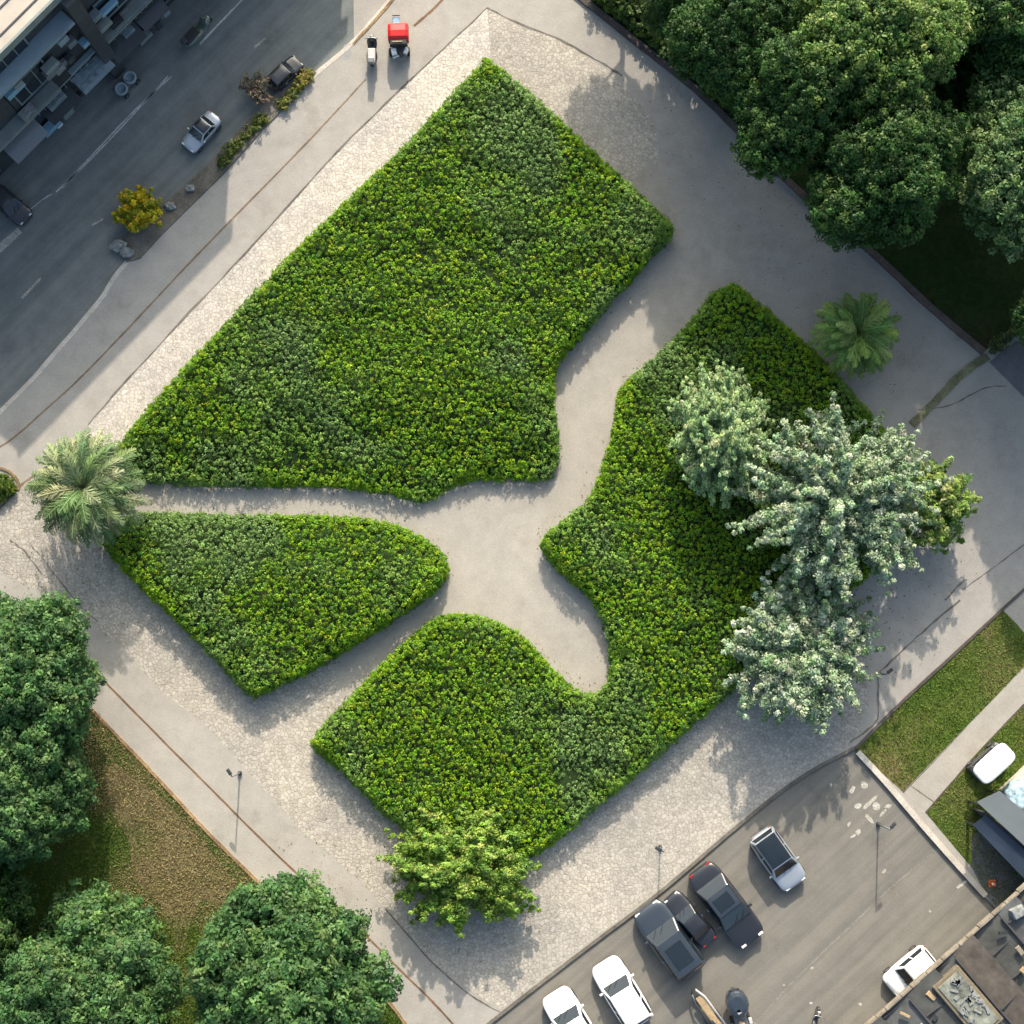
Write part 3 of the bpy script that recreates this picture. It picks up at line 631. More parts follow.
palm('pale grey-green palm at the left end of the path between two shrub beds', 85, 488, 3.8, 4.0, 104, [(.20, .28, .11), (.15, .23, .09), (.10, .17, .07), (.30, .35, .18)], .065)
palm('green palm standing on the shaded footway at the right', 857, 333, 2.6, 3.1, 72, [(.22, .34, .08), (.15, .26, .07), (.30, .40, .11)], .075)
# ---- grass
def grass(label, polys, dens, cols, w, excl=None, h=.10, brown=None, seedn=1):
    PP, NN, SS, CC = [], [], [], []
    for pix in polys:
        P = [G(x, y, z1) for x, y in pix]; poly = [(p.x, p.y) for p in P]
        xs = [p[0] for p in poly]; ys = [p[1] for p in poly]; lim = 33
        x0, x1, y0, y1 = max(min(xs), -lim), min(max(xs), lim), max(min(ys), -lim), min(max(ys), lim)
        n = int((x1-x0)*(y1-y0)*dens); x = rng.uniform(x0, x1, n); y = rng.uniform(y0, y1, n); k = inside(x, y, poly); x, y = x[k], y[k]
        e = edist(x, y, poly); k = e > .05; x, y = x[k], y[k]; n = len(x)
        s = rng.uniform(.6, 1.4, n)*h
        c = palette(n, cols, w, .2)
        if brown is not None:
            bw = np.clip((vnoise(x, y, 3.2, seedn)-.45)*2.5+brown(x, y)+rng.normal(0, .25, n), 0, 1)[:, None]; c = c*(1-bw)+np.array([.29, .235, .12])*(1+rng.normal(0, .2, (n, 1)))*bw
        PP.append(np.stack([x, y, PZ+.004+s*.35], 1)); d = rng.normal(size=(n, 3)); d[:, 2] = np.abs(d[:, 2])*.6+.25; NN.append(d); SS.append(s*1.3); CC.append(c)
    me = leaves_mesh('grass', np.vstack(PP), np.vstack(NN), np.concatenate(SS), np.vstack(CC), aspect=.3)
    o = link('grass', me, M['grassblade']); tag(o, label, 'grass'); struct(o, 'stuff'); return o
sheet('bare_patch', [(112, 760), (130, 775), (165, 800), (205, 845), (238, 885), (225, 905), (200, 900), (188, 930), (180, 985), (170, 930), (160, 905), (135, 880), (128, 840), (112, 810), (104, 780)], z1+.003, M['bare'])
cB_ = G(178, 835, 0)
grass('dry green and brown grass on the lower left lawn', [LC], 300, [(.10, .165, .025), (.14, .18, .03), (.06, .12, .018)], (3, 2, 3), brown=lambda x, y: 1.9-np.hypot(((x-cB_.x)+(y-cB_.y))*.24, ((x-cB_.x)-(y-cB_.y))*.09)*1.3)
grass('green grass with brown worn spots on the two right lawns', [LA, LB], 200, [(.13, .20, .03), (.16, .22, .035), (.09, .15, .025)], (3, 3, 2), brown=lambda x, y: -.42+0*x, seedn=4)
grass('dark shaded grass under the upper right wood', [LD], 60, [(.035, .065, .014), (.025, .05, .012)], (1, 1))  # blade colours darkened too, carrying the tree shade
def litter(label, polys, per_m, spread, cols, w, z, circ=()):
    PP, CC = [], []
    for pix in polys:
        P = catmull([G(x, y, 1.0) for x, y in pix+[pix[0]]], 4)
        for a, b in zip(P[:-1], P[1:]):
            d = b-a; L = d.length; n = rng.poisson(L*per_m*(.2+1.6*vnoise(np.array([a.x]), np.array([a.y]), 1.7, 21)[0]**2))
            for _ in range(n):
                q = a.lerp(b, random.random()); o_ = Vector((-d.y, d.x, 0)).normalized()*random.gauss(0, spread); PP.append((q.x+o_.x, q.y+o_.y, z))
    for (x, y, rad, n) in circ:
        c = G(x, y, 0)
        for _ in range(n):
            t = random.random()*6.283; rr = rad*math.sqrt(random.random())*random.uniform(.6, 1.3); PP.append((c.x+rr*math.cos(t), c.y+rr*math.sin(t), z))
    n = len(PP); nn = np.tile([0, 0, 1.0], (n, 1))+rng.normal(0, .25, (n, 3))
    me = leaves_mesh('leaf_litter', np.array(PP), nn, rng.uniform(.05, .13, n), palette(n, cols, w, .25)); o = link('leaf_litter', me, M['grassblade']); tag(o, label, 'fallen leaves'); struct(o, 'stuff')
litter('fallen leaves and clippings scattered on the paving round the beds and trees', [BED1, BED2, BED3], 9, .28, [(.22, .15, .06), (.12, .09, .04), (.14, .20, .03), (.33, .27, .08)], (3, 3, 2, 1), z3+.02,
       [(840, 620, 6, 260), (880, 580, 5, 160), (85, 560, 4, 120), (465, 920, 4.5, 200), (720, 120, 6, 260), (800, 230, 5, 180), (330, 900, 4, 150), (60, 600, 4, 160), (870, 345, 3.5, 110), (940, 540, 3, 80), (700, 700, 5, 120)])
# ------------------------------------------------------------------ vehicles
def wheel(parent, x, y, r=.32, w=.2):
    mb = MB(); n = 22; rings = []
    for (yy, rr) in ((-w/2, r*.62), (-w/2, r*.93), (-w*.35, r), (w*.35, r), (w/2, r*.93), (w/2, r*.62)):
        rings.append([(rr*math.cos(2*math.pi*k/n), yy, rr*math.sin(2*math.pi*k/n)) for k in range(n)])
    wh = bpy.data.objects.new('wheel', None); COL.objects.link(wh); wh.parent = parent; wh.location = (x, y, r)
    mb.rings(rings, False).ob('tyre', M['tyre'], wh, smooth=True)
    rm = MB(); rm.rings([[(rr*math.cos(2*math.pi*k/n), yy, rr*math.sin(2*math.pi*k/n)) for k in range(n)] for yy, rr in ((-w*.42, r*.64), (-w*.3, r*.2), (w*.3, r*.2), (w*.42, r*.64))])
    rm.ob('rim', M['rim'], wh); return wh
def quad_on(c4, u0, u1, v0, v1, off=.006):
    a, b, c, d = [Vector(p) for p in c4]; n = (b-a).cross(d-a).normalized()*off
    f = lambda u, v_: (a.lerp(b, u)).lerp(d.lerp(c, u), v_)+n
    return [f(u0, v0), f(u1, v0), f(u1, v1), f(u0, v1)]
def car(name, label, cat, px, py, dx, dy, L, Wd, Ht, paintm, style='hatch', roofm=None, zg=.004, group=None, glassm='glass', panoramic=False):
    p = G(px, py, .6); root = thing(name, label, cat, (p.x, p.y, zg), heading(dx, dy), group)
    pm = M[paintm]; s = L/4.3; hw = Wd/2; belt = Ht*.62
    # lower body
    cfg = {'hatch': dict(b0=-.47, b1=.24, t0=-.36, t1=.06, hood=.56, tail=.60), 'sedan': dict(b0=-.33, b1=.22, t0=-.20, t1=.05, hood=.55, tail=.60),
           'wagon': dict(b0=-.48, b1=.22, t0=-.42, t1=.06, hood=.57, tail=.62), 'pickup': dict(b0=-.08, b1=.24, t0=-.05, t1=.10, hood=.58, tail=.60)}[style]
    st = [-.5, -.485, -.44, -.36, -.2, 0, .16, .28, .38, .45, .485, .5]; rings = []
    for t in st:
        e = abs(t)*2; w = hw*(1-.05*e**2-.30*max(0, (e-.78)/.22)**2.4)
        if t > cfg['b1']: zt = Ht*(cfg['hood']-.10*((t-cfg['b1'])/(.5-cfg['b1']))**2)
        elif t < cfg['b0']: zt = Ht*(cfg['tail']-.04*((cfg['b0']-t)/(.5+cfg['b0']+.01)))
        else: zt = belt
        ze = zt-max(0, (e-.94)/.06)*Ht*.09; zb = .20*s**.3+max(0, (e-.9)/.1)*.06
        x = t*L
        half = [(w*.80, zb), (w*.97, zb+.10), (w, zb+(ze-zb)*.45), (w*.985, ze-.10), (w*.92, ze-.02), (w*.55, ze+.015)]
        rings.append([(x, y, z) for y, z in half]+[(x, -y, z) for y, z in half[::-1]])
    bd = MB().rings(rings).ob('body', pm, root, smooth=True)
    sb = bd.modifiers.new('s', 'SUBSURF'); sb.levels = 1; sb.render_levels = 1
    if style == 'pickup':
        MB().box((-L*.29, 0, Ht*.60), (L*.34, Wd*.78, .10)).ob('load_bed', M['charcoal'], root)
        for sy in (-1, 1): MB().box((-L*.29, sy*Wd*.42, Ht*.66), (L*.38, .09, .16)).ob('bed_side', pm, root, bevel=.02)
        MB().box((-L*.485, 0, Ht*.64), (.08, Wd*.80, .18)).ob('tailgate', pm, root, bevel=.02)
    # cabin
    b0, b1, t0, t1 = [cfg[k]*L for k in ('b0', 'b1', 't0', 't1')]; wb, wt = hw*.93, hw*.74; zb, zt = belt-.04, Ht-.03
    A = [(b0, -wb, zb), (b1, -wb, zb), (b1, wb, zb), (b0, wb, zb)]; B = [(t0, -wt, zt), (t1, -wt, zt), (t1, wt, zt), (t0, wt, zt)]
    cb = MB().add(A+B, [[0, 3, 2, 1], [4, 5, 6, 7], [0, 1, 5, 4], [1, 2, 6, 5], [2, 3, 7, 6], [3, 0, 4, 7]])
    cb.ob('cabin', pm, root, smooth=False, bevel=.07)
    g = M[glassm]
    MB().add(quad_on((A[1], A[2], B[2], B[1]), .06, .94, .10, .93), [[0, 1, 2, 3]]).ob('windscreen', g, root)
    MB().add(quad_on((A[3], A[0], B[0], B[3]), .08, .92, .22, .90), [[0, 1, 2, 3]]).ob('rear_window', g, root)
    for c4 in ((A[0], A[1], B[1], B[0]), (A[2], A[3], B[3], B[2])):
        MB().add(quad_on(c4, .07, .48, .2, .88)+quad_on(c4, .52, .92, .2, .88), [[0, 1, 2, 3], [4, 5, 6, 7]]).ob('side_window', g, root)
    # crowned roof skin, a hair proud of the cabin
    nx, ny = 9, 7; vs = []
    for i in range(nx):
        for j in range(ny):
            u, v_ = i/(nx-1), j/(ny-1); rx = (t0+.03)+(t1-t0-.06)*u; ry = (-wt+.03)+(2*wt-.06)*v_
            cr_ = (1-(2*u-1)**4)*(1-(2*v_-1)**4); k_ = 1-.0
            vs.append((rx, ry, zt+.004+.045*cr_))
    MB().add(vs, [[i*ny+j, (i+1)*ny+j, (i+1)*ny+j+1, i*ny+j+1] for i in range(nx-1) for j in range(ny-1)]).ob('roof', M[roofm] if roofm else pm, root, smooth=True)
    if panoramic: MB().box(((t0+t1)/2, 0, zt+.052), ((t1-t0)*.62, wt*1.35, .02)).ob('sunroof', g, root, bevel=.01)
    for sx in (-.31, .31):
        for sy in (-1, 1): wheel(root, sx*L, sy*(hw-.12*s), .33*min(1, s+.08), .21*min(1, s+.1))
    for sy in (-1, 1):
        MB().box((L*.468, sy*hw*.58, Ht*.43), (.12*s, hw*.30, .11)).ob('headlight', M['lamp'], root, bevel=.02)
        MB().box((-L*.482, sy*hw*.58, Ht*.50), (.07*s, hw*.28, .12)).ob('tail_light', M['taill'], root, bevel=.015)
        MB().box((b1-.32*s, sy*(hw*1.06), belt+.02), (.13*s, .20*s, .11)).ob('mirror', pm, root, bevel=.03)
        MB().box(((b0+b1)/2-.1, sy*hw*.995, Ht*.50), (.16, .03, .03)).ob('door_handle', M['chrome'], root)
    for (sx, zz) in ((.493, .30), (-.493, .33)): MB().box((sx*L, 0, zz), (.07, Wd*.62, .14)).ob('bumper', M['charcoal'], root, bevel=.02)
    wp = MB()
    for yy in (-.25, .2): wp.tube([(b1+.01, yy*hw, belt+.01), (b1+.01-(b1-t1)*.45, (yy+.45)*hw*.95, belt+.03+(zt-zb)*.45)], .012, 5)
    wp.ob('wiper', M['tyre'], root); return root
gp = 'cars in the lower parking lot'
car('parked_car', 'white hatchback with a plain white roof, second from the left along the bottom edge', 'car', 622, 993, -34, -55, 4.2, 2.0, 1.45, 'white', 'wagon', group=gp)
car('parked_car', 'white car cut off by the bottom edge, leftmost of the parked cars', 'car', 572, 1023, -34, -55, 4.1, 2.0, 1.45, 'white', 'wagon', group=gp)
car('parked_car', 'dark blue-grey estate car parked against the kerb nearest the lamp post', 'car', 669, 940, -45, -62, 4.75, 2.2, 1.55, 'navy', 'wagon', roofm='navy', group=gp, panoramic=True)
car('parked_car', 'very narrow black car squeezed between the blue-grey estate and the large black saloon', 'car', 690, 919, -42, -48, 3.55, 1.35, 1.35, 'black', 'sedan', group=gp)
pk = car('parked_car', 'large black saloon car with a long bonnet, largest of the dark cars', 'car', 726, 905, 50, 66, 5.3, 2.1, 1.5, 'black', 'sedan', roofm='navy', group=gp, panoramic=True)
car('parked_car', 'silver car with a dark glass roof, parked alone in the upper part of the lot', 'car', 778, 859, 30, 43, 3.75, 1.85, 1.4, 'silver', 'wagon', roofm='glass', group=gp)
car('parked_car', 'small white car tucked against the slate roof at the lower right', 'car', 910, 971, -33, 27, 3.15, 1.65, 1.4, 'white', 'wagon')
gr_ = 'small cars on the road'
car('road_car', 'silver car with a pale blue bonnet driving beside the yellow bush', 'car', 201, 131, -26, 31, 2.75, 1.25, 1.1, 'silver', 'sedan', roofm='black', group=gr_)
car('road_car', 'black car at the kerb island beside the dry brown bush', 'car', 285, 72, 27, -27, 2.35, 1.15, 1.05, 'black', 'wagon', group=gr_)
car('road_car', 'dark car turned across the road at the left edge', 'car', 9, 204, 32, 28, 2.9, 1.3, 1.1, 'black', 'hatch', roofm='charcoal', group=gr_)
# two-wheelers
def scooter(name, label, px, py, dx, dy, L=1.9, bodym='black', seatm='seat', top=None, z=PZ, cat='scooter', wid=1.0):
    p = G(px, py, z+.5); root = thing(name, label, cat, (p.x, p.y, z), heading(dx, dy)); k = L/1.9
    wheel(root, .66*k, 0, .27, .13); wheel(root, -.62*k, 0, .27, .15)
    rs = []
    for x, w, z0, z1_ in ((-.92, .06, .55, .68), (-.75, .17, .45, .80), (-.45, .21, .35, .82), (-.12, .19, .30, .74), (.05, .14, .24, .42), (.30, .17, .26, .42), (.45, .20, .40, .95), (.60, .15, .55, .98), (.72, .07, .60, .80)):
        rs.append([(x*k, w*wid, z0), (x*k, w*wid*1.05, (z0+z1_)/2), (x*k, w*wid*.7, z1_), (x*k, -w*wid*.7, z1_), (x*k, -w*wid*1.05, (z0+z1_)/2), (x*k, -w*wid, z0)])
    MB().rings(rs).ob('body', M[bodym], root, smooth=True, sub=1)
    MB().box((-.42*k, 0, .87), (.85*k, .30*wid, .12), 0, .85).ob('seat', M[seatm], root, bevel=.04)
    MB().tube([(.42*k, -.36, 1.06), (.52*k, -.15, 1.02), (.52*k, .15, 1.02), (.42*k, .36, 1.06)], .022, 7).ob('handlebar', M['chrome'], root, smooth=True)
    MB().tube([(.67*k, .0, .3), (.52*k, 0, 1.0)], .035, 8).ob('fork', M['chrome'], root)
    MB().box((.70*k, 0, .82), (.10, .18, .16), 0, .8).ob('headlight', M['lamp'], root, bevel=.03)
    MB().box((.66*k, 0, .56), (.5*k, .17, .05), 0, .8).ob('front_mudguard', M[bodym], root, bevel=.02)
    for s_ in (-1, 1): MB().tube([(.44*k, s_*.3, 1.06), (.40*k, s_*.34, 1.22)], .01, 5).box((.40*k, s_*.35, 1.25), (.03, .12, .08)).ob('mirror', M['chrome'], root)
    if top: MB().box((-.80*k, 0, 1.06), (.38, .40, .32), 0, .9).ob('top_box', M[top], root, bevel=.05)
    return root
scooter('scooter', 'black scooter with a cream seat parked upright on the pavement near the top edge', 372, 50, 0, -1, 2.1, 'black', 'creamseat', 'grey', wid=1.7)
scooter('scooter', 'dark scooter partly out of the picture at the bottom edge of the parking lot', 815, 1023, .3, -1, 1.9, 'charcoal', z=.004)
scooter('motorcycle', 'long dark motorcycle beside the white line near the top edge of the road', 198, 31, 27, -32, 2.7, 'darkgreen', 'seat', 'charcoal', z=.008, cat='motorcycle', wid=2.1)
def trike(label, px, py):
    p = G(px, py, .6); root = thing('delivery_tricycle', label, 'tricycle', (p.x, p.y, PZ), R(92))
    wheel(root, 1.0, 0, .27, .13); wheel(root, -.75, .55, .27, .15); wheel(root, -.75, -.55, .27, .15)
    MB().box((-.15, 0, .48), (2.1, .8, .12)).ob('frame', M['grey'], root, bevel=.03)
    rs = []
    for x, zz in ((-.35, 1.42), (-.2, 1.52), (.15, 1.56), (.5, 1.50), (.66, 1.36)):
        rs.append([(x, -.62, .62), (x, -.62, zz-.12), (x, -.45, zz), (x, .45, zz), (x, .62, zz-.12), (x, .62, .62)])
    MB().rings(rs).ob('canopy', M['red'], root, bevel=.03)
    MB().box((-.52, 0, 1.15), (.34, 1.1, .5), 0, .9).ob('rear_mesh', M['seat'], root, bevel=.03)
    MB().box((-.52, .05, 1.42), (.06, .62, .05)).ob('rack_bar', M['tan'], root)
    MB().box((.98, .12, .92), (.5, .46, .10), 0, .9).ob('front_fairing', M['lightblue'], root, bevel=.04)
    MB().tube([(1.25, -.12, 1.05), (1.28, .1, 1.0), (1.25, .34, 1.05)], .03, 7).ob('handlebar', M['tyre'], root)
    MB().box((-.95, .3, .92), (.45, .34, .18), .2, .8).ob('storage_bin', M['white'], root, bevel=.03)
    MB().box((-1.0, -.12, .86), (.36, .42, .2), .7, .8).ob('storage_bin', M['seat'], root, bevel=.03)
    MB().box((-.95, -.42, .92), (.42, .3, .14), -.4, .8).ob('storage_bin', M['silver'], root, bevel=.03)
    MB().box((-1.2, .15, .74), (.12, .5, .10), .4).ob('rear_bumper', M['silver'], root, bevel=.02)
    return root
trike('delivery tricycle with a red canopy and pale blue front beside the black scooter', 399, 39)
# white canopy cart on the grass
def cart(label, px, py, dx, dy, L, Wd, H, z, canopy='white', name='utility_cart', cat='cart'):
    p = G(px, py, H*.8); root = thing(name, label, cat, (p.x, p.y, z), heading(dx, dy)); hw = Wd/2
    for sx in (-.32, .32):
        for sy in (-1, 1): wheel(root, sx*L, sy*(hw-.1), .26, .17)
    MB().box((0, 0, .42), (L*.92, Wd*.9, .26), 0, .95).ob('chassis', M['charcoal'], root, bevel=.06)
    MB().box((L*.36, 0, .72), (L*.2, Wd*.84, .4), 0, .8).ob('cowl', M['grey'], root, bevel=.06)
    MB().box((-.05*L, 0, .72), (L*.16, Wd*.8, .14)).box((-.14*L, 0, 1.0), (.1, Wd*.8, .5)).ob('seat', M['seat'], root, bevel=.03)
    for sx in (-.38, .36):
        for sy in (-1, 1): MB().tube([(sx*L, sy*hw*.82, .5), (sx*L*.95, sy*hw*.8, H-.05)], .025, 7).ob('canopy_post', M['chrome'], root)
    rings = []
    for zz, k in ((H-.10, .97), (H-.02, 1.0), (H+.06, .95), (H+.11, .80)):
        ring = []
        for q in range(28):
            t = 2*math.pi*q/28; cx, sx_ = math.cos(t), math.sin(t); ex = .42
            ring.append((L*.5*k*math.copysign(abs(cx)**ex, cx), hw*k*math.copysign(abs(sx_)**ex, sx_), zz))
        rings.append(ring)
    MB().rings(rings).ob('canopy', M[canopy], root, smooth=False, bevel=.01)
    return root
cart('white canopied utility cart standing on the grass near the right edge', 992, 763, 27, -24, 2.55, 1.35, 1.75, PZ)
# small open pedal cart on the road
def opencart(label, px, py):
    p = G(px, py, .4); root = thing('pedal_cart', label, 'cart', (p.x, p.y, .004), heading(10, -14))
    for sx in (-.5, .5):
        for sy in (-1, 1): wheel(root, sx*1.1, sy*.42, .2, .12)
    for sx in (-.38, .38):
        rg = []
        for zz, k in ((.35, 1.0), (.60, 1.04), (.62, .74), (.42, .70)):
            rg.append([(sx*1.15+.40*k*math.cos(2*math.pi*q/16), .40*k*math.sin(2*math.pi*q/16), zz) for q in range(16)])
        MB().rings(rg).ob('seat_tub', M['slab'], root, smooth=True)
    MB().box((0, 0, .32), (1.5, .5, .1)).ob('frame', M['grey'], root, bevel=.02)
    MB().tube([(.0, 0, .4), (.12, 0, .85)], .03, 7).tube([(.12, -.2, .85), (.12, .2, .85)], .025, 7).ob('steering_column', M['chrome'], root)
    return root
opencart('tiny pale two-tub cart on the road beside the shop fronts', 126, 84)
# long handcart with ladders and a hooded trike at the bottom edge
def ladder_cart(label, px, py):
    p = G(px, py, .6); root = thing('handcart', label, 'handcart', (p.x, p.y, .004), heading(-26, -36))
    wheel(root, -.6, .42, .28, .1); wheel(root, -.6, -.42, .28, .1); wheel(root, .7, 0, .22, .1)
    for sy, m in ((.34, 'charcoal'), (-.34, 'creamseat')): MB().tube([(-1.6, sy*1.1, .62), (.7, sy, .66), (1.35, sy*.4, .62)], .07, 8).ob('side_rail', M[m], root, smooth=True)
    MB().box((-.25, -.03, .60), (2.3, .38, .07)).ob('deck', M['wood'], root, bevel=.01)
    MB().box((-1.0, .12, .74), (.8, .2, .2), .1, .9).ob('tool_tray', M['navy'], root, bevel=.03)
    MB().tube([(1.3, -.14, .64), (1.5, 0, .9), (1.3, .14, .64)], .03, 7).ob('handle', M['metal_dark'], root)
    return root
ladder_cart('long narrow handcart with a wooden deck at the bottom of the parking lot', 707, 1010)
def hooded(label, px, py):
    p = G(px, py, .7); root = thing('cargo_tricycle', label, 'tricycle', (p.x, p.y, .004), heading(-.25, -1))
    wheel(root, .85, 0, .27, .13); wheel(root, -.7, .5, .27, .15); wheel(root, -.7, -.5, .27, .15)
    MB().box((-.2, 0, .5), (2.0, .75, .12)).ob('frame', M['grey'], root, bevel=.03)
    rg = []
    for zz, k in ((.7, 1.0), (1.1, 1.0), (1.3, .85), (1.38, .55)):
        rg.append([(.35+.85*k*math.cos(2*math.pi*q/14), .66*k*math.sin(2*math.pi*q/14), zz) for q in range(14)])
    MB().rings(rg).ob('hood', M['navy'], root, smooth=False, bevel=.02)
    MB().box((-.05, .05, 1.30), (.4, .34, .16), .4, .8).ob('cushion', M['creamseat'], root, bevel=.05)
    for k in range(5): MB().box((-1.0+random.uniform(-.35, .25), -.5+k*.26, .78+random.uniform(0, .2)), (.36, .22, .26), random.random()*2, .85).ob('parcel', M[['creamseat', 'charcoal', 'tan', 'silver', 'wood'][k]], root, bevel=.03)
    MB().tube([(1.12, 0, .5), (1.18, 0, 1.15)], .04, 7).tube([(1.16, -.3, 1.15), (1.16, .3, 1.15)], .03, 7).ob('handlebar', M['tyre'], root)
    return root
hooded('cargo tricycle with a dark hood and a pile of parcels at the bottom edge', 738, 1008)
# ------------------------------------------------------------------ posts and small street things
def lamp_post(label, px, py, H, z=PZ, arm=.35, group='slim lamp posts'):
    p = G(px, py, z); root = thing('street_lamp', label, 'street lamp', (p.x, p.y, z), random.random()*3, group)
    MB().tube([(0, 0, 0), (0, 0, .18), (0, 0, .2)], [.13, .12, .06], 12).ob('base', M['metal_dark'], root)
    MB().tube([(0, 0, .2), (0, 0, H-.1), (0, 0, H)], [.055, .045, .04], 10).ob('pole', M['framegrey'], root, smooth=True)
    MB().box((arm*.4, 0, H), (arm, .06, .05)).ob('arm', M['metal_dark'], root)
    MB().box((arm*.9, 0, H-.02), (.42, .22, .12), 0, .7).ob('lamp_head', M['metal_dark'], root, bevel=.03)
    return root
lamp_post('slim lamp post on the lower left footway beside the rusty joint', 240, 773, 2.7)
lamp_post('slim lamp post standing on the cobbles above the blue-grey estate car', 660, 847, 2.2)
lamp_post('slim lamp post among the worn paint marks at the upper corner of the parking lot', 878, 824, 3.0, .004)
lamp_post('short lamp post below the silvery trees at the end of a thin dark line', 879, 674, 1.8)
# rocks by the yellow bush
for (x, y, r, lab) in ((119, 246, .42, 'grey rock at the lower tip of the kerb island, the left one'), (127, 253, .36, 'grey rock at the lower tip of the kerb island, the right one'), (170, 206, .28, 'small grey rock on the kerb island above the yellow bush'), (190, 188, .25, 'small grey rock on the bare upper part of the kerb island')):
    p = G(x, y, .3); bm = bmesh.new(); bmesh.ops.create_icosphere(bm, subdivisions=3, radius=r)
    for v_ in bm.verts:
        n = v_.co.normalized(); k = 1+.22*math.sin(n.x*5+x)*math.cos(n.y*4+y)+.12*math.sin(n.z*9+x*2); v_.co = Vector((n.x*r*k*1.15, n.y*r*k*.85, n.z*r*k*.7))
    me = bpy.data.meshes.new('rock'); bm.to_mesh(me); bm.free(); o = link('rock', me, M['rock']); o.location = (p.x, p.y, .3); tag(o, lab, 'rock', 'rocks on the kerb island')
# low wall along the north-east side of the lot
def walllike(name, label, cat, pts, w, z0, z1_, m, capm, capw):
    root = thing(name, label, cat, G(*pts[0], 0))
    inv = -Vector(root.location)
    a = strip(MB(), pts, w, z0, z1_, 0, 3); a.v = [tuple(Vector(q)+inv) for q in a.v]; a.ob('wall', M[m], root)
    b = strip(MB(), pts, capw, z1_, z1_+.08, 0, 3); b.v = [tuple(Vector(q)+inv) for q in b.v]; b.ob('coping', M[capm], root); return root
walllike('low_wall', 'low wall with pale coping along the upper right side of the parking lot', 'wall', [(858, 752), (884, 780), (920, 822), (950, 856), (986, 896)], .26, 0, .14, 'conc_dark', 'conc', .34)
# traffic cone and dark crate by the carport
p = G(993, 884, .3); rt = thing('traffic_cone', 'small orange and white cone in the dark yard below the navy carport', 'traffic cone', (p.x, p.y, PZ))
MB().box((0, 0, .03), (.42, .42, .06)).ob('base', M['orange'], rt, bevel=.02)
MB().tube([(0, 0, .06), (0, 0, .3), (0, 0, .62)], [.17, .10, .03], 14).ob('cone', M['orange'], rt, smooth=True)
MB().tube([(0, 0, .28), (0, 0, .40)], [.112, .083], 14).ob('band', M['white'], rt, smooth=True)
# ------------------------------------------------------------------ corner building, upper left
A0, A1 = G(0, 176, 0), G(175, 0, 0); U = (A1-A0).normalized(); NO = Vector((U.y, -U.x, 0))
if NO.y > 0: NO = -NO
def FP(px, py):
    d = ray(px, py); t = (A0-CAM).dot(NO)/d.dot(NO); q = CAM+d*t; return (q-A0).dot(U), q.z
angU = math.atan2(U.y, U.x)
def frame_box(mb, s0, s1, d0, d1, za, zb):
    """s along the front, d outwards (positive towards the road)"""
    c = U*((s0+s1)/2)+NO*((d0+d1)/2)+Vector((0, 0, (za+zb)/2)); return mb.box(c, (s1-s0, abs(d1-d0), zb-za), angU)
def s_at_x(px): return (G(px, 176-px, 0)-A0).dot(U)
HB = 11.2
def block(label, s0, s1, depth, H, detail=True, name='apartment_block'):
    root = thing(name, label, 'building', (A0.x, A0.y, 0))
    frame_box(MB(), s0, s1, -depth, 0, 0, H).ob('wall', M['wall_dark'], root)
    frame_box(MB(), s0-.2, s1+.2, -depth-.2, .25, H+.003, H+.22).ob('roof', M['roofbeige'], root)
    rb = MB()
    for i in range(int(depth/1.1)): frame_box(rb, s0, s1, -.35-i*1.1-.10, -.35-i*1.1, H+.222, H+.26)
    rb.ob('roof_seam', M['roofdark'], root)
    pr = MB(); frame_box(pr, s0-.2, s1+.2, .255, .40, H-.25, H+.40); pr.ob('parapet', M['slab2'], root)
    return root
b1 = block('dark three-storey block with pale balcony slabs filling the upper left corner', s_at_x(40), s_at_x(245), 14, HB)
s0b, s1b = s_at_x(40), s_at_x(245)
b0 = block('lower dark wing of the corner block, cut off by the left edge', s_at_x(-150), s_at_x(40)-.05, 14, 8.6)  # split off and lowered so the pavement below stays sunlit
b2 = block('low building outside the picture up the road', s_at_x(245)+.05, s_at_x(353), 12, 7.6)
def slab(px0, py0, px1, py1, th, dep, m, root=b1, name='balcony_slab'):
    a, za = FP(px0, py0); b, zb = FP(px1, py1); z = (za+zb)/2; frame_box(MB(), min(a, b), max(a, b), .003, dep, z-th/2, z+th/2).ob(name, M[m], root); return z
slab(-60, 128, 64, 14, .28, 1.0, 'slab'); slab(-40, 170, 53, 82, .22, .8, 'slab2'); slab(94, 38, 200, -66, .22, .8, 'slab2')
# openings with frames and panes, floor by floor
def window(root, s0, s1, za, zb, d=.003, fm='framegrey', mull=2, lit=None):
    w = frame_box(MB(), s0, s1, d, d+.08, za, zb).ob('window', M['metal_dark'], root)
    fr = MB(); t = .09
    frame_box(fr, s0, s1, d+.081, d+.16, za, za+t); frame_box(fr, s0, s1, d+.081, d+.16, zb-t, zb)
    frame_box(fr, s0, s0+t, d+.081, d+.16, za+t, zb-t); frame_box(fr, s1-t, s1, d+.081, d+.16, za+t, zb-t)
    for k in range(1, mull+1):
        c = s0+(s1-s0)*k/(mull+1); frame_box(fr, c-.03, c+.03, d+.081, d+.14, za+t, zb-t)
    fr.ob('frame', M[fm], w)
    frame_box(MB(), s0+t, s1-t, d+.081, d+.10, za+t, zb-t).ob('pane', M['glass'], w)
sp_ = FP(110, 62)[0]; pd0 = sp_-.55
frame_box(MB(), sp_-.5, sp_+.35, .003, .9, 0, HB-.3).ob('pier', M['wall_dark'], b1)
random.seed(5)
x = s0b+.4
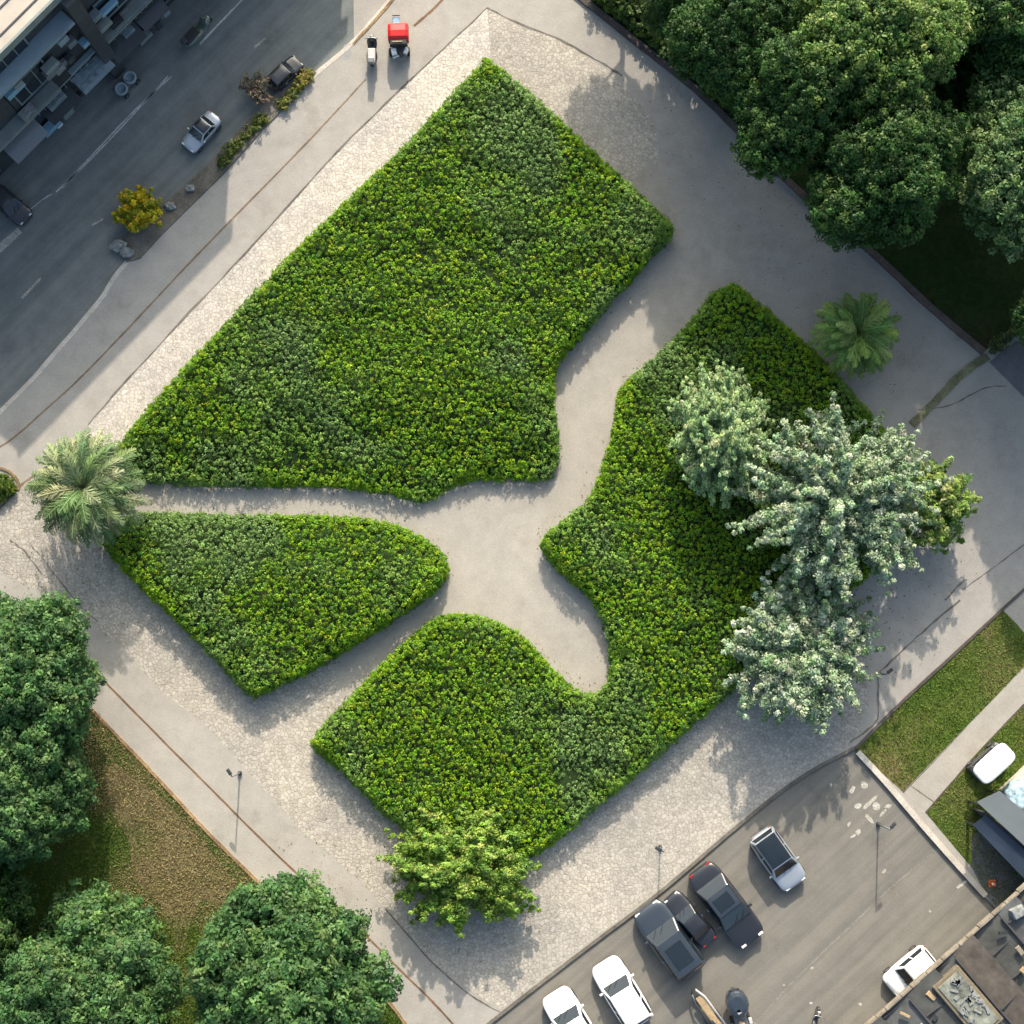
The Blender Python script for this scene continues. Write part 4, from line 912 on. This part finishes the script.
while x < s1b-2:
    wd = random.choice((1.6, 2.1, 2.6))
    if not (sp_-.9-wd < x < sp_+.6):
        window(b1, x, x+wd, 4.9, 7.3, mull=random.choice((1, 2, 3)))
        window(b1, x, x+wd, 9.1, 10.6, mull=2)
        window(b1, x, x+wd*.9, .9, 3.2, fm=random.choice(('framegrey', 'metal_dark')), mull=2)
    x += wd+random.uniform(.5, .9)
x = s_at_x(-110)
while x < s0b-2.6:
    window(b0, x, x+1.9, 4.9, 7.2); window(b0, x, x+1.9, .8, 3.2); x += 2.6
# balcony rails, shop awnings, air conditioners
for (a_, b_) in ((s0b+.3, sp_-1), (sp_+.8, s1b-.5)):
    rl = MB(); frame_box(rl, a_, b_, .86, .90, 4.55, 4.62)
    k = a_
    while k < b_: frame_box(rl, k, k+.04, .865, .895, 3.95, 4.55); k += .45
    rl.ob('balcony_rail', M['framegrey'], b1)
sA, zA = FP(71, 73); sB, zB = FP(98, 58)
def awning(px, py, w, dep, z, m, name='awning', slats=0):
    s, _ = FP(px, py); o = MB()
    a = [A0+U*(s-w/2)+NO*.15+Vector((0, 0, z+.35)), A0+U*(s+w/2)+NO*.15+Vector((0, 0, z+.35)), A0+U*(s+w/2)+NO*dep+Vector((0, 0, z)), A0+U*(s-w/2)+NO*dep+Vector((0, 0, z))]
    a = [q-Vector((A0.x, A0.y, 0)) for q in a]
    o.add(a+[q-Vector((0, 0, .06)) for q in a], [[0, 1, 2, 3], [7, 6, 5, 4], [0, 3, 7, 4], [1, 2, 6, 5], [3, 2, 6, 7], [0, 1, 5, 4]])
    ob = o.ob(name, M[m], b1)
    if slats:
        sl = MB()
        for i in range(slats):
            for j in range(2):
                if random.random() < .15: continue
                c = a[0].lerp(a[1], (i+.5)/slats).lerp(a[3].lerp(a[2], (i+.5)/slats), .3+.4*j); sl.box(c+Vector((0, 0, .10)), (w/slats*.6, dep*.22, .12), angU)
        sl.ob('awning_panel', M['slab'], ob)
    return ob
awning(90, 72, 2.5, 1.3, 2.4, 'framegrey', slats=4)
awning(58, 104, 2.3, 1.2, 2.3, 'metal_dark'); awning(22, 138, 2.6, 1.3, 2.3, 'grey'); awning(124, 46, 2.4, 1.4, 2.4, 'wall_dark'); awning(150, 18, 2.0, 1.2, 2.4, 'charcoal')
for (px, py, w, hh, m) in ((55, 33, .7, .6, 'slab'), (10, 77, .6, .5, 'slab2'), (50, 95, 1.3, .5, 'framegrey'), (61, 107, .8, .5, 'slab2'), (52, 118, .4, .3, 'white'), (20, 135, 1.2, .7, 'slab2'), (78, 37, .5, .4, 'lightblue'), (44, 60, 1.0, .4, 'slab2'), (85, 14, 1.3, .5, 'framegrey'), (95, 22, 1.4, .4, 'slab2'), (122, 26, .8, .4, 'framegrey'), (140, 34, 1.0, .3, 'slab2'), (158, 5, .5, .9, 'slab')):
    s, z = FP(px, py); z = max(z, .5); bo = MB(); frame_box(bo, s-w/2, s+w/2, .24, .24+.5, z-hh/2, z+hh/2); bo.ob('air_conditioner', M[m], b1, bevel=.03)
k = MB(); frame_box(k, FP(65, 69)[0], FP(91, 46)[0], .2, .5, FP(78, 57)[1]-.1, FP(78, 57)[1]+.1); k.ob('sign_rail', M['slab'], b1)
rc = random.Random(12)
for i in range(46):
    s_ = rc.uniform(s0b+.2, s_at_x(205)); z = rc.choice((rc.uniform(.4, 3.2), rc.uniform(.4, 3.2), rc.uniform(3.95, 4.6), rc.uniform(8.3, 8.9), rc.uniform(5, 7.5))); w = rc.uniform(.3, 1.5); h = rc.uniform(.12, .7); d0 = .20 if z > 3.4 else rc.uniform(.2, .6)
    if abs(s_-sp_) < 1.3: continue
    bo = MB(); frame_box(bo, s_-w/2, s_+w/2, d0, d0+rc.uniform(.15, .6), z-h/2, z+h/2)
    bo.ob(rc.choice(('planter', 'storage_box', 'shutter_box')), M[rc.choice(('metal_dark', 'charcoal', 'wall_dark', 'framegrey', 'grey', 'rock', 'slab2', 'lightblue'))], b1, bevel=.02)
# ------------------------------------------------------------------ slate-roofed shed, lower right
ZR = 2.6
E0, E1 = G(878, 1016, ZR), G(1024, 887, ZR); eu = (E1-E0).normalized(); en = Vector((eu.y, -eu.x, 0)); 
if en.x < 0: en = -en
ea = math.atan2(eu.y, eu.x); shed = thing('slate_shed', 'long low shed with dark ribbed slate roofing at the lower right corner', 'building', (E0.x, E0.y, 0))
LT = (E1-E0).length
def eb(mb, s0, s1, d0, d1, za, zb, tz=0): return mb.box(eu*((s0+s1)/2)+en*((d0+d1)/2)+Vector((0, 0, (za+zb)/2)), (s1-s0, abs(d1-d0), zb-za), ea, 1.0, tz)
eb(MB(), -3.5, LT+9, 1.35, 16, 0, ZR-.15).ob('wall', M['conc_dark'], shed)
wds = [1.9, 1.7, 1.9, 2.2, 1.3, 1.6, 1.9, 1.4, 1.8, 2.0, 2.0, 2.0]; ms = ['slate3', 'slate1', 'slate3', 'slate1', 'slate3', 'slate2', 'slate1', 'slate3', 'slate1', 'slate2', 'slate1', 'slate3']
s = -3.5
for i, w in enumerate(wds):
    if s+w > LT+9: break
    zz = ZR-.02+(.30 if i % 2 else 0)
    # each bay slopes a little to one side
    a = [eu*s, eu*(s+w), eu*(s+w)+en*16, eu*s+en*16]; z_ = [zz-.14, zz+.14, zz+.14+.1, zz-.14+.1]
    vt = [Vector((q.x, q.y, h)) for q, h in zip(a, z_)]; vb = [Vector((q.x, q.y, ZR-.2)) for q in a]
    o = MB().add(vt+vb, [[0, 1, 2, 3], [7, 6, 5, 4], [0, 4, 5, 1], [1, 5, 6, 2], [2, 6, 7, 3], [3, 7, 4, 0]]).ob('roof_bay', M[ms[i]], shed)
    j = MB()
    for q in range(5):
        if random.random() < .55: d_ = 1.0+q*2.7+random.uniform(-.8, .8); c = eu*(s+w*.5)+en*d_+Vector((0, 0, zz+.03+.006*d_)); j.box(c, (w*.9, .06, .10), ea+random.uniform(-.1, .1))
    if False: pass
    for q in range(0, len(j.v), 8):
        b_ = MB(); b_.add(j.v[q:q+8], [[0, 3, 2, 1], [4, 5, 6, 7], [0, 1, 5, 4], [1, 2, 6, 5], [2, 3, 7, 6], [3, 0, 4, 7]]); b_.ob('roof_seam', M['roofdark'], shed)
    bt = MB(); bt.box(eu*(s+w)+en*8.2+Vector((0, 0, ZR+.22)), (.12, 15.6, .16), ea); bt.ob('roof_batten', M['roofdark'], shed)
    s += w
rc = random.Random(3)
for i in range(34):
    q = eu*rc.uniform(-1, LT+2)+en*rc.uniform(.5, 9)+Vector((0, 0, ZR+.32)); MB().box(q, (rc.uniform(.15, .7), rc.uniform(.08, .3), rc.uniform(.05, .18)), rc.random()*3, .8).ob('roof_debris', M[rc.choice(('rock', 'coping', 'metal_dark', 'wood'))], shed)
cp = MB(); s = -3.5
while s < LT+9:
    l = random.uniform(.5, 1.3); eb(cp, s, s+l-.03, -.10+random.uniform(-.04, .03), .06, ZR-.22, ZR+.20+random.uniform(-.04, .10)); s += l
cp.ob('coping', M['coping'], shed, bevel=.03)
p = G(968, 1003, ZR+.5)-E0; sl = MB(); c = Vector((p.x, p.y, 0)); sl.box(c+Vector((0, 0, ZR+.35)), (1.9, 3.9, .5), ea+0.0); sl.ob('roof_light_kerb', M['dome'], shed, bevel=.04)
MB().box(c+Vector((0, 0, ZR+.61)), (1.5, 3.5, .10), ea).ob('roof_light', M['glassgreen'], shed, bevel=.02)
rk = MB()
for i in range(26):
    q = c+eu*random.uniform(-.62, .62)+en*random.uniform(-1.5, 1.5)+Vector((0, 0, ZR+.71)); rk.box(q, (random.uniform(.2, .6), random.uniform(.05, .2), .06), random.random()*3)
rk.ob('roof_light_debris', M['rock'], shed)
p = G(1026, 962, ZR+.6)-E0; rg = []
for zz, k_ in ((ZR+.1, 1.0), (ZR+.34, 1.0), (ZR+.40, .92), (ZR+.42, .4)): rg.append([(p.x+1.35*k_*math.cos(2*math.pi*q/24), p.y+1.9*k_*math.sin(2*math.pi*q/24), zz) for q in range(24)])
p = G(1003, 914, ZR+.3)-E0; 0 and MB().tube([(p.x-.9, p.y+.7, ZR+.3), (p.x+.5, p.y-.3, ZR+.34)], .10, 8).ob('roof_pipe', M['coping'], shed)
p = G(1018, 912, ZR+.4)-E0; MB().box((p.x, p.y, ZR+.4), (.9, .7, .5), .5, .8).ob('roof_vent', M['rock'], shed, bevel=.06)
# ------------------------------------------------------------------ carport with terrace, right edge
def roofpanel(name, pix, zs, th, m, root):
    loc = Vector(root.location); P = [G(x, y, z)-Vector((loc.x, loc.y, 0)) for (x, y), z in zip(pix, zs)]
    n = len(P); return MB().add(P+[q-Vector((0, 0, th)) for q in P], [list(range(n)), list(range(2*n-1, n-1, -1))]+[[i, (i+1) % n, (i+1) % n+n, i+n] for i in range(n)]).ob(name, M[m], root)
c0 = G(978, 803, 0); cpt = thing('carport', 'grey and navy sheet-roofed carport at the right edge above the shed', 'carport', (c0.x, c0.y, PZ))
lz = -PZ
def shifted(z): return z
rp = [roofpanel('upper_roof', [(977, 802), (1000, 791), (1090, 868), (1066, 884)], [2.6, 2.75, 2.75, 2.6], .08, 'carport1', cpt),
      roofpanel('lower_roof', [(973, 825), (986, 815), (1075, 895), (1056, 912)], [2.1, 2.25, 2.25, 2.1], .08, 'carport2', cpt)]
for o in rp: o.location = (0, 0, -PZ)
for (x, y, h) in ((979, 804, 2.45), (999, 793, 2.6), (975, 825, 1.95), (1060, 880, 2.45), (1050, 905, 1.95)):
    q = G(x+1, y+1, h)-Vector((c0.x, c0.y, 0)); MB().tube([(q.x, q.y, -.02), (q.x, q.y, h-PZ)], .06, 8).ob('post', M['metal_dark'], cpt)
q0 = G(984, 812, 2.3)-Vector((c0.x, c0.y, 0)); q1 = G(1080, 892, 2.3)-Vector((c0.x, c0.y, 0)); mid = (q0+q1)/2
MB().box((mid.x, mid.y, 1.03), ((q1-q0).length, .1, 2.1), math.atan2(q1.y-q0.y, q1.x-q0.x)).ob('back_wall', M['wall_dark'], cpt)
tp = [(1001, 790), (1024, 768), (1080, 715), (1160, 800), (1095, 866)]
struct(MB().prism([(G(x, y, .6).x, G(x, y, .6).y) for x, y in tp], PZ-.01, .6).ob('terrace', M['conc']))
p = G(1020, 797, .8); rt = thing('covered_table', 'round table under a blue and white cloth on the pale terrace by the carport', 'table', (p.x, p.y, .6))
n = 30; rg = []
for zz, k_, am in ((.02, 1.08, .05), (.45, 1.0, .03), (.72, .96, .0), (.74, .5, 0)): rg.append([((.95*k_+am*math.cos(9*2*math.pi*q/n))*math.cos(2*math.pi*q/n), (.95*k_+am*math.cos(9*2*math.pi*q/n))*math.sin(2*math.pi*q/n), zz) for q in range(n)])
MB().rings(rg).ob('cloth', M['bluetarp'], rt, smooth=True)
sheet('yard', [(972, 834), (1000, 826), (1100, 900), (1040, 950), (990, 903), (972, 868)], z3, M['patch'])  # plain dark sheet over the ground around the lower carport roof
